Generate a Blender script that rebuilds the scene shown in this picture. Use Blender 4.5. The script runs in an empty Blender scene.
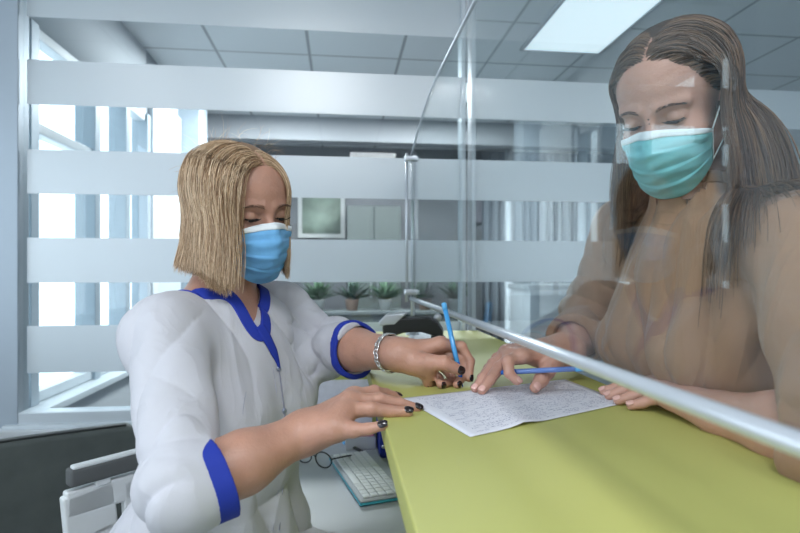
import bpy, math, random
import numpy as np
random.seed(7); RNG = np.random.default_rng(7)
C = bpy.context.scene.collection
PI = math.pi
F_PX = 533.0; HOR = 272.0; CAMZ = 1.27; YAW = math.radians(6.42)
CR = np.array([math.cos(YAW), -math.sin(YAW), 0.0]); CF = np.array([math.sin(YAW), math.cos(YAW), 0.0]); CU = np.array([0, 0, 1.0])
def V(*a): return np.array(a, float)
def D(x, y, z):            # a vector given as right / away / up as seen from the camera spot
    return CR*x + CF*y + CU*z
def P(x, y, d):            # point of the place seen at (x, y) of the photo, d metres away
    return D((x-400)*d/F_PX, d, 0) + V(0, 0, CAMZ-(y-HOR)*d/F_PX)
def nrm(v):
    v = np.asarray(v, float); return v/ (np.linalg.norm(v)+1e-12)

# ------------------------------------------------------------------ materials
MATS = {}
def mat(name, col, rough=0.5, metal=0.0, var=0.0, vscale=8.0, bump=0.0, bscale=200.0, sss=0.0, coat=0.0, spec=0.5, emit=None, estr=0.0, sheen=0.0, wrinkle=None, trans=0.0):
    if name in MATS: return MATS[name]
    m = bpy.data.materials.new(name); m.use_nodes = True
    nt = m.node_tree; b = nt.nodes['Principled BSDF']; N = nt.nodes.new; L = nt.links.new
    col = tuple(col)+(1,)
    b.inputs['Base Color'].default_value = col
    b.inputs['Roughness'].default_value = rough; b.inputs['Metallic'].default_value = metal
    b.inputs['Specular IOR Level'].default_value = spec
    b.inputs['Coat Weight'].default_value = coat
    b.inputs['Transmission Weight'].default_value = trans
    if sheen: b.inputs['Sheen Weight'].default_value = sheen
    if sss:
        b.inputs['Subsurface Weight'].default_value = sss
        b.inputs['Subsurface Radius'].default_value = (1.0, 0.35, 0.2)
        b.inputs['Subsurface Scale'].default_value = 0.008
    if emit is not None:
        b.inputs['Emission Color'].default_value = tuple(emit)+(1,); b.inputs['Emission Strength'].default_value = estr
    tc = N('ShaderNodeTexCoord')
    if var:
        n = N('ShaderNodeTexNoise'); n.inputs['Scale'].default_value = vscale; n.inputs['Detail'].default_value = 5
        L(tc.outputs['Object'], n.inputs['Vector'])
        r = N('ShaderNodeValToRGB'); r.color_ramp.elements[0].position = .3; r.color_ramp.elements[1].position = .7
        r.color_ramp.elements[0].color = tuple(max(0, c*(1-var)) for c in col[:3])+(1,)
        r.color_ramp.elements[1].color = tuple(min(1, c*(1+var)) for c in col[:3])+(1,)
        L(n.outputs['Fac'], r.inputs['Fac']); L(r.outputs['Color'], b.inputs['Base Color'])
    if bump:
        n = N('ShaderNodeTexNoise'); n.inputs['Scale'].default_value = bscale; n.inputs['Detail'].default_value = 3
        L(tc.outputs['Object'], n.inputs['Vector'])
        bp = N('ShaderNodeBump'); bp.inputs['Strength'].default_value = bump; bp.inputs['Distance'].default_value = 0.002
        L(n.outputs['Fac'], bp.inputs['Height']); L(bp.outputs['Normal'], b.inputs['Normal'])
        if wrinkle:      # rumpled cloth / knuckle lines
            mp = N('ShaderNodeMapping'); mp.inputs['Scale'].default_value = wrinkle[2]; L(tc.outputs['Object'], mp.inputs[0])
            n2 = N('ShaderNodeTexNoise'); n2.noise_type = 'RIDGED_MULTIFRACTAL'; n2.inputs['Scale'].default_value = wrinkle[0]; n2.inputs['Detail'].default_value = 2.5
            n2.inputs['Distortion'].default_value = .8; n2.inputs['Offset'].default_value = .9; n2.inputs['Gain'].default_value = 1.6; L(mp.outputs[0], n2.inputs['Vector'])
            b2 = N('ShaderNodeBump'); b2.inputs['Strength'].default_value = wrinkle[1]; b2.inputs['Distance'].default_value = wrinkle[3]
            L(n2.outputs['Fac'], b2.inputs['Height']); L(bp.outputs['Normal'], b2.inputs['Normal']); L(b2.outputs['Normal'], b.inputs['Normal'])
    MATS[name] = m; return m

def clear_mat(name, tint=(1, 1, 1), ior=1.5, gain=1.0, rough=0.0):
    """thin clear sheet: fresnel mix of a mirror coat and see-through"""
    if name in MATS: return MATS[name]
    m = bpy.data.materials.new(name); m.use_nodes = True
    nt = m.node_tree; nt.nodes.clear(); N = nt.nodes.new; L = nt.links.new
    out = N('ShaderNodeOutputMaterial'); mx = N('ShaderNodeMixShader'); tr = N('ShaderNodeBsdfTransparent'); gl = N('ShaderNodeBsdfGlossy')
    tr.inputs['Color'].default_value = tuple(tint)+(1,); gl.inputs['Roughness'].default_value = rough
    fr = N('ShaderNodeFresnel'); gm = N('ShaderNodeNewGeometry'); im = N('ShaderNodeMix')   # same reflectance from both faces of the sheet
    im.inputs[2].default_value = ior; im.inputs[3].default_value = 1/ior
    L(gm.outputs['Backfacing'], im.inputs[0]); L(im.outputs[0], fr.inputs['IOR'])
    mm = N('ShaderNodeMath'); mm.operation = 'MULTIPLY'; mm.inputs[1].default_value = gain; mm.use_clamp = True
    L(fr.outputs[0], mm.inputs[0]); L(mm.outputs[0], mx.inputs[0]); L(tr.outputs[0], mx.inputs[1]); L(gl.outputs[0], mx.inputs[2]); L(mx.outputs[0], out.inputs[0])
    MATS[name] = m; return m

def frost_mat(name, col=(.8, .88, .93), see=0.12, gloss=0.2):
    if name in MATS: return MATS[name]
    m = bpy.data.materials.new(name); m.use_nodes = True
    nt = m.node_tree; nt.nodes.clear(); N = nt.nodes.new; L = nt.links.new
    out = N('ShaderNodeOutputMaterial')
    df = N('ShaderNodeBsdfDiffuse'); tl = N('ShaderNodeBsdfTranslucent'); tr = N('ShaderNodeBsdfTransparent'); gl = N('ShaderNodeBsdfGlossy')
    df.inputs[0].default_value = tuple(col)+(1,); tl.inputs[0].default_value = tuple(col)+(1,); gl.inputs['Roughness'].default_value = .35
    a = N('ShaderNodeMixShader'); a.inputs[0].default_value = .55; L(df.outputs[0], a.inputs[1]); L(tl.outputs[0], a.inputs[2])
    b = N('ShaderNodeMixShader'); b.inputs[0].default_value = gloss; L(a.outputs[0], b.inputs[1]); L(gl.outputs[0], b.inputs[2])
    c = N('ShaderNodeMixShader'); c.inputs[0].default_value = see; L(b.outputs[0], c.inputs[1]); L(tr.outputs[0], c.inputs[2])
    L(c.outputs[0], out.inputs[0]); MATS[name] = m; return m

def hair_mat(name, c0, c1, c2, rough=.42):
    m = bpy.data.materials.new(name); m.use_nodes = True
    nt = m.node_tree; b = nt.nodes['Principled BSDF']; N = nt.nodes.new; L = nt.links.new
    g = N('ShaderNodeNewGeometry'); r = N('ShaderNodeValToRGB'); e = r.color_ramp.elements
    e[0].color = tuple(c0)+(1,); e[1].color = tuple(c2)+(1,); k = e.new(.5); k.color = tuple(c1)+(1,)
    L(g.outputs['Random Per Island'], r.inputs['Fac']); L(r.outputs['Color'], b.inputs['Base Color'])
    b.inputs['Roughness'].default_value = rough; b.inputs['Specular IOR Level'].default_value = .6
    b.inputs['Anisotropic'].default_value = .5
    return m

# ------------------------------------------------------------------ objects
def tag(o, label=None, cat=None, group=None, kind=None):
    if label: o['label'] = label
    if cat: o['category'] = cat
    if group: o['group'] = group
    if kind: o['kind'] = kind
    return o
def wloc(o):
    p = V(0, 0, 0)
    while o is not None: p = p+V(*o.location); o = o.parent
    return p
def empty(name, loc, label=None, cat=None, group=None, kind=None):
    o = bpy.data.objects.new(name, None); C.objects.link(o); o.location = tuple(loc); o.empty_display_size = .05
    return tag(o, label, cat, group, kind)
def raw_mesh(name, v, faces, smooth=True):
    me = bpy.data.meshes.new(name); v = np.asarray(v, np.float32)
    if isinstance(faces, np.ndarray):
        n = faces.shape[1]; me.vertices.add(len(v)); me.vertices.foreach_set('co', v.ravel())
        me.loops.add(faces.size); me.loops.foreach_set('vertex_index', faces.astype(np.int32).ravel())
        me.polygons.add(len(faces)); me.polygons.foreach_set('loop_start', np.arange(0, faces.size, n, dtype=np.int32))
        me.update(calc_edges=True)
    else:
        me.from_pydata([tuple(map(float, q)) for q in v], [], faces); me.update()
    if smooth: me.polygons.foreach_set('use_smooth', [True]*len(me.polygons))
    return me
def obj(name, v, faces, m, parent=None, smooth=True, bevel=0.0, seg=2, solid=0.0, sub=0, origin=None):
    v = np.asarray(v, float)
    if parent is not None: o0 = wloc(parent); oc = V(0, 0, 0)
    elif origin is not None: o0 = oc = V(*origin)
    else:
        lo, hi = v.min(0), v.max(0); oc = V((lo[0]+hi[0])/2, (lo[1]+hi[1])/2, lo[2]); o0 = oc
    if parent is not None:   # a child mesh sits at its own centre
        lo, hi = v.min(0), v.max(0); cc = (lo+hi)/2; oc = cc-o0; o0 = cc
    me = raw_mesh(name, v-o0, faces, smooth)
    o = bpy.data.objects.new(name, me); C.objects.link(o); o.location = tuple(oc); o.parent = parent
    if m is not None: me.materials.append(m)
    if solid: s = o.modifiers.new('s', 'SOLIDIFY'); s.thickness = solid; s.offset = 0
    if bevel:
        b = o.modifiers.new('b', 'BEVEL'); b.width = bevel; b.segments = seg; b.limit_method = 'ANGLE'; b.angle_limit = math.radians(40)
    if sub: s = o.modifiers.new('u', 'SUBSURF'); s.levels = sub; s.render_levels = sub
    if smooth and bevel: o.modifiers.new('w', 'WEIGHTED_NORMAL')
    return o

class MB:
    def __init__(s): s.v = []; s.f = []
    def add(s, v, f):
        n = len(s.v); s.v += [tuple(map(float, q)) for q in v]; s.f += [tuple(i+n for i in q) for q in f]; return s
    def box(s, lo, hi, M=None, o=(0, 0, 0)):
        q = [V(x, y, z) for z in (lo[2], hi[2]) for y in (lo[1], hi[1]) for x in (lo[0], hi[0])]
        if M is not None: q = [M[0]*p[0]+M[1]*p[1]+M[2]*p[2]+V(*o) for p in q]
        return s.add(q, [(0, 2, 3, 1), (4, 5, 7, 6), (0, 1, 5, 4), (2, 6, 7, 3), (0, 4, 6, 2), (1, 3, 7, 5)])
    def tube(s, pts, r, n=10, caps=True):
        pts = [V(*p) for p in pts]; k = len(pts); rs = r if hasattr(r, '__len__') else [r]*k
        t0 = nrm(pts[1]-pts[0]); a = np.cross(t0, V(0, 0, 1));
        if np.linalg.norm(a) < .1: a = np.cross(t0, V(1, 0, 0))
        a = nrm(a); v = []
        for i in range(k):
            t = nrm(pts[min(i+1, k-1)]-pts[max(i-1, 0)]); a = nrm(a-t*np.dot(a, t)); b = np.cross(t, a)
            for j in range(n):
                w = 2*PI*j/n; v.append(pts[i]+(a*math.cos(w)+b*math.sin(w))*rs[i])
        f = [(i*n+j, i*n+(j+1) % n, (i+1)*n+(j+1) % n, (i+1)*n+j) for i in range(k-1) for j in range(n)]
        if caps: f += [tuple(range(n))[::-1], tuple((k-1)*n+j for j in range(n))]
        return s.add(v, f)
    def lathe(s, prof, c, ax=(0, 0, 1), n=24):
        ax = nrm(ax); a = np.cross(ax, V(0, 0, 1)); a = nrm(a) if np.linalg.norm(a) > .1 else V(1, 0, 0); b = np.cross(ax, a); v = []
        for (r, z) in prof:
            for j in range(n): w = 2*PI*j/n; v.append(V(*c)+ax*z+(a*math.cos(w)+b*math.sin(w))*r)
        f = [(i*n+j, i*n+(j+1) % n, (i+1)*n+(j+1) % n, (i+1)*n+j) for i in range(len(prof)-1) for j in range(n)]
        f += [tuple(range(n))[::-1], tuple((len(prof)-1)*n+j for j in range(n))]
        return s.add(v, f)
    def prism(s, poly, w0, w1, M=None, o=(0, 0, 0)):
        """poly in (a,b), swept along c from w0 to w1; M = (A,B,C) axes"""
        M = M or (V(1, 0, 0), V(0, 1, 0), V(0, 0, 1)); n = len(poly); o = V(*o)
        v = [o+M[0]*a+M[1]*b+M[2]*w for w in (w0, w1) for a, b in poly]
        return s.add(v, [tuple(range(n))[::-1], tuple(range(n, 2*n))]+[(i, (i+1) % n, n+(i+1) % n, n+i) for i in range(n)])
    def build(s, name, m, parent=None, **k):
        return obj(name, s.v, s.f, m, parent, **k)
def box(name, lo, hi, m, parent=None, bevel=.002, **k):
    return MB().box(lo, hi).build(name, m, parent, bevel=bevel, **k)
def spline(pts, n=40):
    pts = [V(*p) for p in pts]; q = [2*pts[0]-pts[1]]+pts+[2*pts[-1]-pts[-2]]; out = []; k = len(pts)-1
    for i in range(n+1):
        t = i/n*k; j = min(int(t), k-1); t -= j; a, b, c, d = q[j:j+4]
        out.append(.5*((2*b)+(c-a)*t+(2*a-5*b+4*c-d)*t*t+(3*b-a-3*c+d)*t**3))
    return out

# ------------------------------------------------------------------ distance-field modelling
def rcone(p, a, b, r1, r2):
    ba = b-a; l2 = float(ba@ba); rr = r1-r2; a2 = l2-rr*rr; il2 = 1/l2
    pa = p-a; y = pa@ba; z = y-l2; q = pa*l2-y[..., None]*ba; x2 = np.einsum('...i,...i', q, q)
    y2 = y*y*l2; z2 = z*z*l2; k = np.sign(rr)*rr*rr*x2
    d = (np.sqrt(np.maximum(x2*a2*il2, 0))+y*rr)*il2-r1
    m1 = np.sign(z)*a2*z2 > k; d2 = np.sqrt(x2+z2)*il2-r2
    m2 = np.sign(y)*a2*y2 < k; d3 = np.sqrt(x2+y2)*il2-r1
    return np.where(m1, d2, np.where(m2, d3, d))
def smin(a, b, k):
    if k <= 0: return np.minimum(a, b)
    h = np.maximum(k-np.abs(a-b), 0)/k; return np.minimum(a, b)-h*h*k*.25
def smax(a, b, k): return -smin(-a, -b, k)
class Prim:
    def __init__(s, fn, c, r): s.fn = fn; s.c = np.asarray(c, float); s.r = r
def cone(a, b, r1, r2, flat=None):
    a = V(*a); b = V(*b); R = np.linalg.norm(b-a)/2+max(r1, r2)
    if flat is None: return Prim(lambda p: rcone(p, a, b, r1, r2), (a+b)/2, R)
    n, k = nrm(flat[0]), flat[1]          # flattened along n by factor k
    n = nrm(n-nrm(b-a)*np.dot(n, nrm(b-a)))
    def fn(p):
        t = ((p-a)@n)[..., None]; return rcone(p+n*t*(1/k-1), a, b, r1, r2)*(1 if k > 1 else (k+1)/2)
    return Prim(fn, (a+b)/2, R*max(1, k))
def ell(c, rad, ax=None):
    c = V(*c); rad = V(*rad); A = np.array(ax) if ax is not None else np.eye(3)
    def fn(p):
        q = (p-c)@A.T; k0 = np.linalg.norm(q/rad, axis=-1); k1 = np.linalg.norm(q/(rad*rad), axis=-1)
        return k0*(k0-1)/(k1+1e-9)
    return Prim(fn, c, float(rad.max()))
def chain(pts, rs, k=0.003):
    pr = [cone(pts[i], pts[i+1], rs[i], rs[i+1]) for i in range(len(pts)-1)]
    P0 = np.array([V(*q) for q in pts]); c = P0.mean(0)
    def fn(p):
        d = pr[0].fn(p)
        for q in pr[1:]: d = smin(d, q.fn(p), k)
        return d
    return Prim(fn, c, np.linalg.norm(P0-c, axis=1).max()+max(rs))
def sleeve(pts, rs, k, end=None, inner=None, solid=True):
    """a sleeve as one primitive: cones through pts, cut square at its end and hollowed"""
    pr = [cone(pts[i], pts[i+1], rs[i], rs[i+1]) for i in range(len(pts)-1)]; P0 = np.array(pts); c0 = P0.mean(0)
    def fn(p):
        d = pr[-1].fn(p)
        if end is not None and solid:      # only the forearm piece is cut
            c, t = end; a = (p-c)@t; d = np.maximum(d, np.maximum(a, np.where(a > -.035, -inner(p), -9)))
        if solid or True:
            for q in pr[:-1]: d = smin(d, q.fn(p), k)
        return d
    return Prim(fn, c0, np.linalg.norm(P0-c0, axis=1).max()+max(rs))
class Field:
    """ordered list of add / cut operations, evaluated as one distance field"""
    def __init__(s, off=0.0): s.ops = []; s.off = off; s.disp = None; s.clip = []
    def add(s, pr, k=.004): s.ops.append(('a', pr, k)); return s
    def cut(s, pr, k=.004): s.ops.append(('c', pr, k)); return s
    def __call__(s, p, ops=None):
        d = np.full(p.shape[:-1], 9.0)
        for t, pr, k in (s.ops if ops is None else ops):
            if t == 'a': d = smin(d, pr.fn(p), k)
            else: d = smax(d, -pr.fn(p), k)
        d = d+s.off
        if s.disp is not None: d = d+s.disp(p)
        for c in s.clip: d = np.maximum(d, c(p))
        return d
    def near(s, c, R):
        return [o for o in s.ops if np.linalg.norm(o[1].c-c)-o[1].r < R+o[2]+.012+abs(s.off)]
    def bounds(s, pad=.02):
        a = [o[1] for o in s.ops if o[0] == 'a']
        return np.min([q.c-q.r for q in a], 0)-pad, np.max([q.c+q.r for q in a], 0)+pad
def nets(f, h, lo=None, hi=None, post=None, reach=1.8):
    """surface nets on the blocks that the surface crosses. post(d, p) may combine f with other fields"""
    if lo is None: lo, hi = f.bounds()
    lo = V(*lo); hi = V(*hi); B = 12; bs = B*h; nb = np.ceil((hi-lo)/bs).astype(int)
    ii = np.stack(np.meshgrid(*[np.arange(n) for n in nb], indexing='ij'), -1).reshape(-1, 3)
    cen = lo+(ii+.5)*bs; R = bs*.8661
    val = np.concatenate([(lambda q, d: post(d, q) if post else d)(c, f(c)) for c in np.array_split(cen, max(1, len(cen)//40000))])
    keep = ii[np.abs(val) < R*reach]
    g = np.stack(np.meshgrid(*[np.arange(B+1)]*3, indexing='ij'), -1)*h
    N = int(nb.max()*B+4); VK = []; VP = []; Q = [[], [], []]
    def key(a): return (a[..., 0]*N+a[..., 1])*N+a[..., 2]
    for b in keep:
        o = lo+b*bs; c = o+bs/2; ops = f.near(c, R)
        if not ops: continue
        p = g+o; d = f(p, ops)
        if post: d = post(d, p)
        s = d < 0
        if s.all() or not s.any(): continue
        cnt = np.zeros((B, B, B), int)
        for x in (0, 1):
            for y in (0, 1):
                for z in (0, 1): cnt += s[x:x+B, y:y+B, z:z+B]
        ac = np.argwhere((cnt > 0) & (cnt < 8))
        if not len(ac): continue
        acc = np.zeros((len(ac), 3)); num = np.zeros(len(ac))
        for a in range(3):
            e = np.eye(3, dtype=int)[a]; bb, cc = np.eye(3, dtype=int)[(a+1) % 3], np.eye(3, dtype=int)[(a+2) % 3]
            for u in (0, 1):
                for w in (0, 1):
                    i0 = ac+bb*u+cc*w; i1 = i0+e
                    d0 = d[i0[:, 0], i0[:, 1], i0[:, 2]]; d1 = d[i1[:, 0], i1[:, 1], i1[:, 2]]
                    m = (d0 < 0) != (d1 < 0); t = np.where(m, d0/np.where(m, d0-d1, 1), 0)
                    acc += np.where(m[:, None], i0+e*t[:, None], 0); num += m
        VP.append(acc/num[:, None]*h+o); gb = b*B+1; VK.append(key(ac+gb))
        for a in range(3):
            sl0 = [slice(0, B)]*3; sl1 = list(sl0); sl1[a] = slice(1, B+1)
            A0, A1 = s[tuple(sl0)], s[tuple(sl1)]
            e1, e2 = np.eye(3, dtype=int)[(a+1) % 3], np.eye(3, dtype=int)[(a+2) % 3]
            for fl, msk in ((0, A0 & ~A1), (1, ~A0 & A1)):
                q = np.argwhere(msk)
                if not len(q): continue
                q = q+gb; k4 = [key(q-e1-e2), key(q-e2), key(q), key(q-e1)]
                Q[0].append(np.stack(k4 if not fl else k4[::-1], 1))
    VK = np.concatenate(VK); VP = np.concatenate(VP); o = np.argsort(VK); VK = VK[o]; VP = VP[o]
    q = np.concatenate(Q[0]); ix = np.clip(np.searchsorted(VK, q), 0, len(VK)-1); ok = (VK[ix] == q).all(1)
    return VP, ix[ok]
def joinm(ms):
    v = []; f = []; n = 0
    for a, b in ms: v.append(a); f.append(b+n); n += len(a)
    return np.concatenate(v), np.concatenate(f)
_wd = RNG.normal(size=(10, 3)); _wd /= np.linalg.norm(_wd, axis=1)[:, None]; _wp = RNG.uniform(0, 6.28, 10)
def wob(p, s, k=0):
    """smooth pseudo noise in about -1..1 from a few sines"""
    t = 0
    for i in range(5):
        j = (i+k) % 10; t = t+np.sin(p@(_wd[j]*s*(1+.37*i))+_wp[j]+1.7*np.sin(p@(_wd[(j+3) % 10]*s*.6)+_wp[(j+5) % 10]))
    return t/3.0
def crease(p, d, fr, A, warp=2.4, k=0, ms=9):
    """sharp-valleyed cloth folds running across direction d, fading in and out"""
    u = (p@d)*fr+warp*wob(p, 9, k); m = np.clip(.55+.75*wob(p, ms, k+3), 0, 1)
    return A*m*(.62-np.abs(np.sin(u))**.6)
def ray_hit(f, x, y, d0=.3, d1=2.5):
    o = P(400, HOR, 0); t = nrm(P(x, y, 1)-o); s = d0; q = o+t*s
    for _ in range(300):
        q = o+t*s; dd = float(f(q[None])[0])
        if dd < 3e-4: break
        s += max(dd*.5, 4e-4)
        if s > d1: break
    return q
def grad(f, p, e=1e-3):
    p = np.atleast_2d(p); g = np.stack([f(p+V(e, 0, 0))-f(p-V(e, 0, 0)), f(p+V(0, e, 0))-f(p-V(0, e, 0)), f(p+V(0, 0, e))-f(p-V(0, 0, e))], -1)
    return g/(np.linalg.norm(g, axis=-1, keepdims=True)+1e-12)
# ------------------------------------------------------------------ people
class Head:
    def __init__(s, eye, psi, pitch, roll=0, sc=1.0):
        cp, sp = math.cos(pitch), math.sin(pitch)
        s.F = D(math.sin(psi)*cp, -math.cos(psi)*cp, -sp)
        U = D(math.sin(psi)*sp, -math.cos(psi)*sp, cp); R = np.cross(s.F, U)
        s.U = nrm(U*math.cos(roll)+R*math.sin(roll)); s.R = np.cross(s.F, s.U)   # R = the person's own right
        s.sc = sc; s.o = eye-s.F*.080*sc; s.A = np.array([s.R, s.F, s.U])
    def w(s, r, f, u): return s.o+(s.R*r+s.F*f+s.U*u)*s.sc
    def loc(s, p): return (p-s.o)@s.A.T/s.sc
    def e(s, c, rad): return ell(s.w(*c), V(*rad)*s.sc, s.A)
    def c(s, a, b, r1, r2): return cone(s.w(*a), s.w(*b), r1*s.sc, r2*s.sc)
    def build(s, B):
        B.add(s.e((0, -.022, .035), (.073, .092, .082)), .01)
        B.add(s.e((0, .030, .030), (.060, .056, .066)), .03)
        B.add(s.e((0, .030, -.035), (.057, .056, .074)), .02)
        B.add(s.e((0, .058, -.092), (.024, .022, .022)), .022)
        for g in (-1, 1):
            B.add(s.c((.052*g, .0, -.055), (.024*g, .052, -.098), .014, .013), .022)
            B.add(s.e((.037*g, .058, -.032), (.022, .022, .022)), .02)
            B.add(s.c((.012*g, .084, .019), (.046*g, .069, .020), .0065, .0055), .012)
        for g in (-1, 1): B.cut(s.e((.031*g, .096, .001), (.018, .016, .012)), .012)
        for g in (-1, 1):
            B.add(s.e((.031*g, .0700, .000), (.0142, .0135, .0135)), .003)
            B.cut(s.e((.031*g, .0830, -.0058), (.0115, .0065, .0026)), .0015)
        B.add(chain([s.w(0, .084, .008), s.w(0, .096, -.015), s.w(0, .108, -.034)], [.0065*s.sc, .007*s.sc, .0095*s.sc], .006), .01)
        for g in (-1, 1): B.add(s.e((.0105*g, .097, -.036), (.0075, .009, .007)), .006)
        B.add(s.c((-.017, .080, -.062), (.017, .080, -.062), .0075, .0075), .008)
        B.add(s.c((-.015, .079, -.071), (.015, .079, -.071), .008, .008), .006)
        B.cut(s.e((0, .092, -.0665), (.022, .006, .0016)), .003)
        for g in (-1, 1):
            B.add(s.e((.073*g, -.012, -.004), (.009, .017, .031)), .006)
            B.cut(s.e((.083*g, -.008, .0), (.006, .009, .019)), .004)
    def eyes(s, root, iris):
        em = mat('eyeball white', (.72, .70, .68), .2); im = mat(iris, (.05, .07, .08) if 'blue' in iris else (.03, .018, .012), .15)
        lm = mat('eyelash dark', (.012, .009, .008), .6)
        for g in (-1, 1):
            mb = MB(); prof = []; R = .0125*s.sc
            gz = nrm(s.F*math.cos(.5)-s.U*math.sin(.5))
            k = 14; pr = [(R*math.sin(PI*i/k)+1e-5, -R*math.cos(PI*i/k)) for i in range(k+1)]
            c = s.w(.031*g, .0700, 0); e_ = mb.lathe(pr, c, gz, 20).build('eyeball', em, root)
            MB().lathe([(.0058*s.sc, 0), (.0056*s.sc, .0004), (.003*s.sc, .0014), (.0001, .0018)], c+gz*R*.90, gz, 18).build('iris', im, e_)
            # lashes: a dark tapering fringe on the edge of the lid
            lb = MB()
            for i in range(22):
                a = (i/21-.5)*1.9; e0 = -.26
                q = c+(s.R*math.sin(a)*g+s.F*math.cos(a)*math.cos(e0)+s.U*math.sin(e0)*math.cos(a))*.0142*s.sc
                out = nrm(s.R*math.sin(a)*g*1.1+s.F*.8-s.U*.35)
                lb.tube([q, q+out*.0045*s.sc, q+nrm(out+s.U*.4)*.0085*s.sc], [.00055, .0004, .0001], 4)
            lb.tube([c+(s.R*math.sin(a)*g+s.F*math.cos(a)*math.cos(-.24)+s.U*math.sin(-.24)*math.cos(a))*.0143*s.sc for a in np.linspace(-.98, .98, 12)], .0007, 5)
            lb.build('eyelashes', lm, root)
    def brows(s, root, m, B):
        for g in (-1, 1):
            mb = MB()
            for i in range(75):
                t = random.random(); r = (.012+.034*t)*g; u = .0180+.0035*math.sin(PI*min(1, t*1.1))+.001*t+random.uniform(-.0028, .0028)*(1-.6*t)
                p = s.w(r, .10, u)
                for _ in range(30):
                    dd = float(B(p[None])[0]);
                    if dd < .0006: break
                    p = p-s.F*dd*.7
                dr = nrm(s.R*g*(.5+t)+s.U*(.55-.9*t)+s.F*.12); L = random.uniform(.005, .008)
                mb.tube([p, p+dr*L*.5+s.F*.0006, p+dr*L], [.0003, .00028, .00008], 3)
            mb.build('eyebrow', m, root)
    def mask(s, root, m, edge, B):
        nu, nv = 49, 41; G = np.zeros((nv, nu, 3))
        for j in range(nv):
            v = j/(nv-1)
            for i in range(nu):
                a = -1+2*i/(nu-1); aa = abs(a)
                top = -.006-.030*aa**1.3; bot = -.128+.044*aa**1.8
                u = top+(bot-top)*v; th = a*1.25
                bul = math.sin(PI*min(1, max(0, v))**.85)*(1-aa**2)
                r = .069*math.sin(th)*(1-.10*v)
                f = .012+(.083+.020*bul-.018*v*v*(1-aa))*math.cos(th)**.8+.010*math.exp(-(a/.16)**2)*(1-v)**.6
                ph = (v*4.0) % 1.0; pl = (.0030*(1-ph)**1.3)*(1 if .12 < v < .92 else .2)*(1-aa**6)
                q = s.w(r, f+pl, u+pl*.3); G[j, i] = q
        p = G.reshape(-1, 3)
        for _ in range(6):
            d = B(p); g = grad(B, p); p = p+g*np.maximum(.0025-d, 0)[:, None]
        G = p.reshape(nv, nu, 3)
        p = p+(s.F*.0009)*(np.sin((p-s.o)@s.U*310+2*np.sin((p-s.o)@s.R*60)))[:, None]+s.F*(.0014*wob(p, 75, 2))[:, None]
        fc = np.array([(j*nu+i, j*nu+i+1, (j+1)*nu+i+1, (j+1)*nu+i) for j in range(nv-1) for i in range(nu-1)])
        mk = obj('face_mask', p, fc, m, root, solid=.0012)
        # white stitched band along the top, binding down both sides and ear loops
        def ribbon(rows, name, off, par):
            R_ = np.array(rows); k = R_.shape[1]; w = R_.reshape(-1, 3)+s.F*off
            ff = np.array([(j*k+i, j*k+i+1, (j+1)*k+i+1, (j+1)*k+i) for j in range(R_.shape[0]-1) for i in range(k-1)])
            return obj(name, w, ff, edge, par, solid=.0012)
        Gp = p.reshape(nv, nu, 3)
        ribbon([Gp[0]-s.F*.0003+s.U*.0012, Gp[1], Gp[2], Gp[3]], 'top_band', .0012, mk)
        for sd in (0, -1):
            col = Gp[:, sd]; MB().tube([col[i] for i in range(0, nv, 4)], .0014, 6).build('side_binding', edge, mk)
            g = -1 if sd == 0 else 1
            ea = s.w(.080*g, -.026, .026); eb = s.w(.080*g, -.030, -.02)
            MB().tube(spline([col[0], s.w(.079*g, .004, .012), ea, eb, s.w(.076*g, .0, -.045), col[-1]], 24), .0011, 6).build('ear_loop', edge, mk)
        return mk

def hair_obj(strands, cap, m, cm, root):
    v, f = joinm([strands, cap]); o = obj('hair', v, f, m, root); o.data.materials.append(cm)
    n = len(strands[1]); ix = np.zeros(len(f), np.int32); ix[n:] = 1; o.data.polygons.foreach_set('material_index', ix); return o
def tube_strands(S, r0, r1, n=3):
    """S: strands x steps x 3 -> one mesh of thin tapering tubes"""
    K, T, _ = S.shape; t = np.gradient(S, axis=1); t /= np.linalg.norm(t, axis=2, keepdims=True)+1e-9
    ref = np.tile(V(.3, .5, .81), (K, T, 1)); a = np.cross(t, ref); a /= np.linalg.norm(a, axis=2, keepdims=True)+1e-9; b = np.cross(t, a)
    w = (np.linspace(0, 1, T)[None, :, None]); rad = (r0*(1-w**2)+r1*w**2)
    ring = [S+(a*math.cos(2*PI*j/n)+b*math.sin(2*PI*j/n))*rad for j in range(n)]
    v = np.stack(ring, 2).reshape(-1, 3)
    k, i, j = np.meshgrid(np.arange(K), np.arange(T-1), np.arange(n), indexing='ij')
    base = (k*T+i)*n; q = np.stack([base+j, base+(j+1) % n, base+n+(j+1) % n, base+n+j], -1).reshape(-1, 4)
    return v, q
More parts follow.
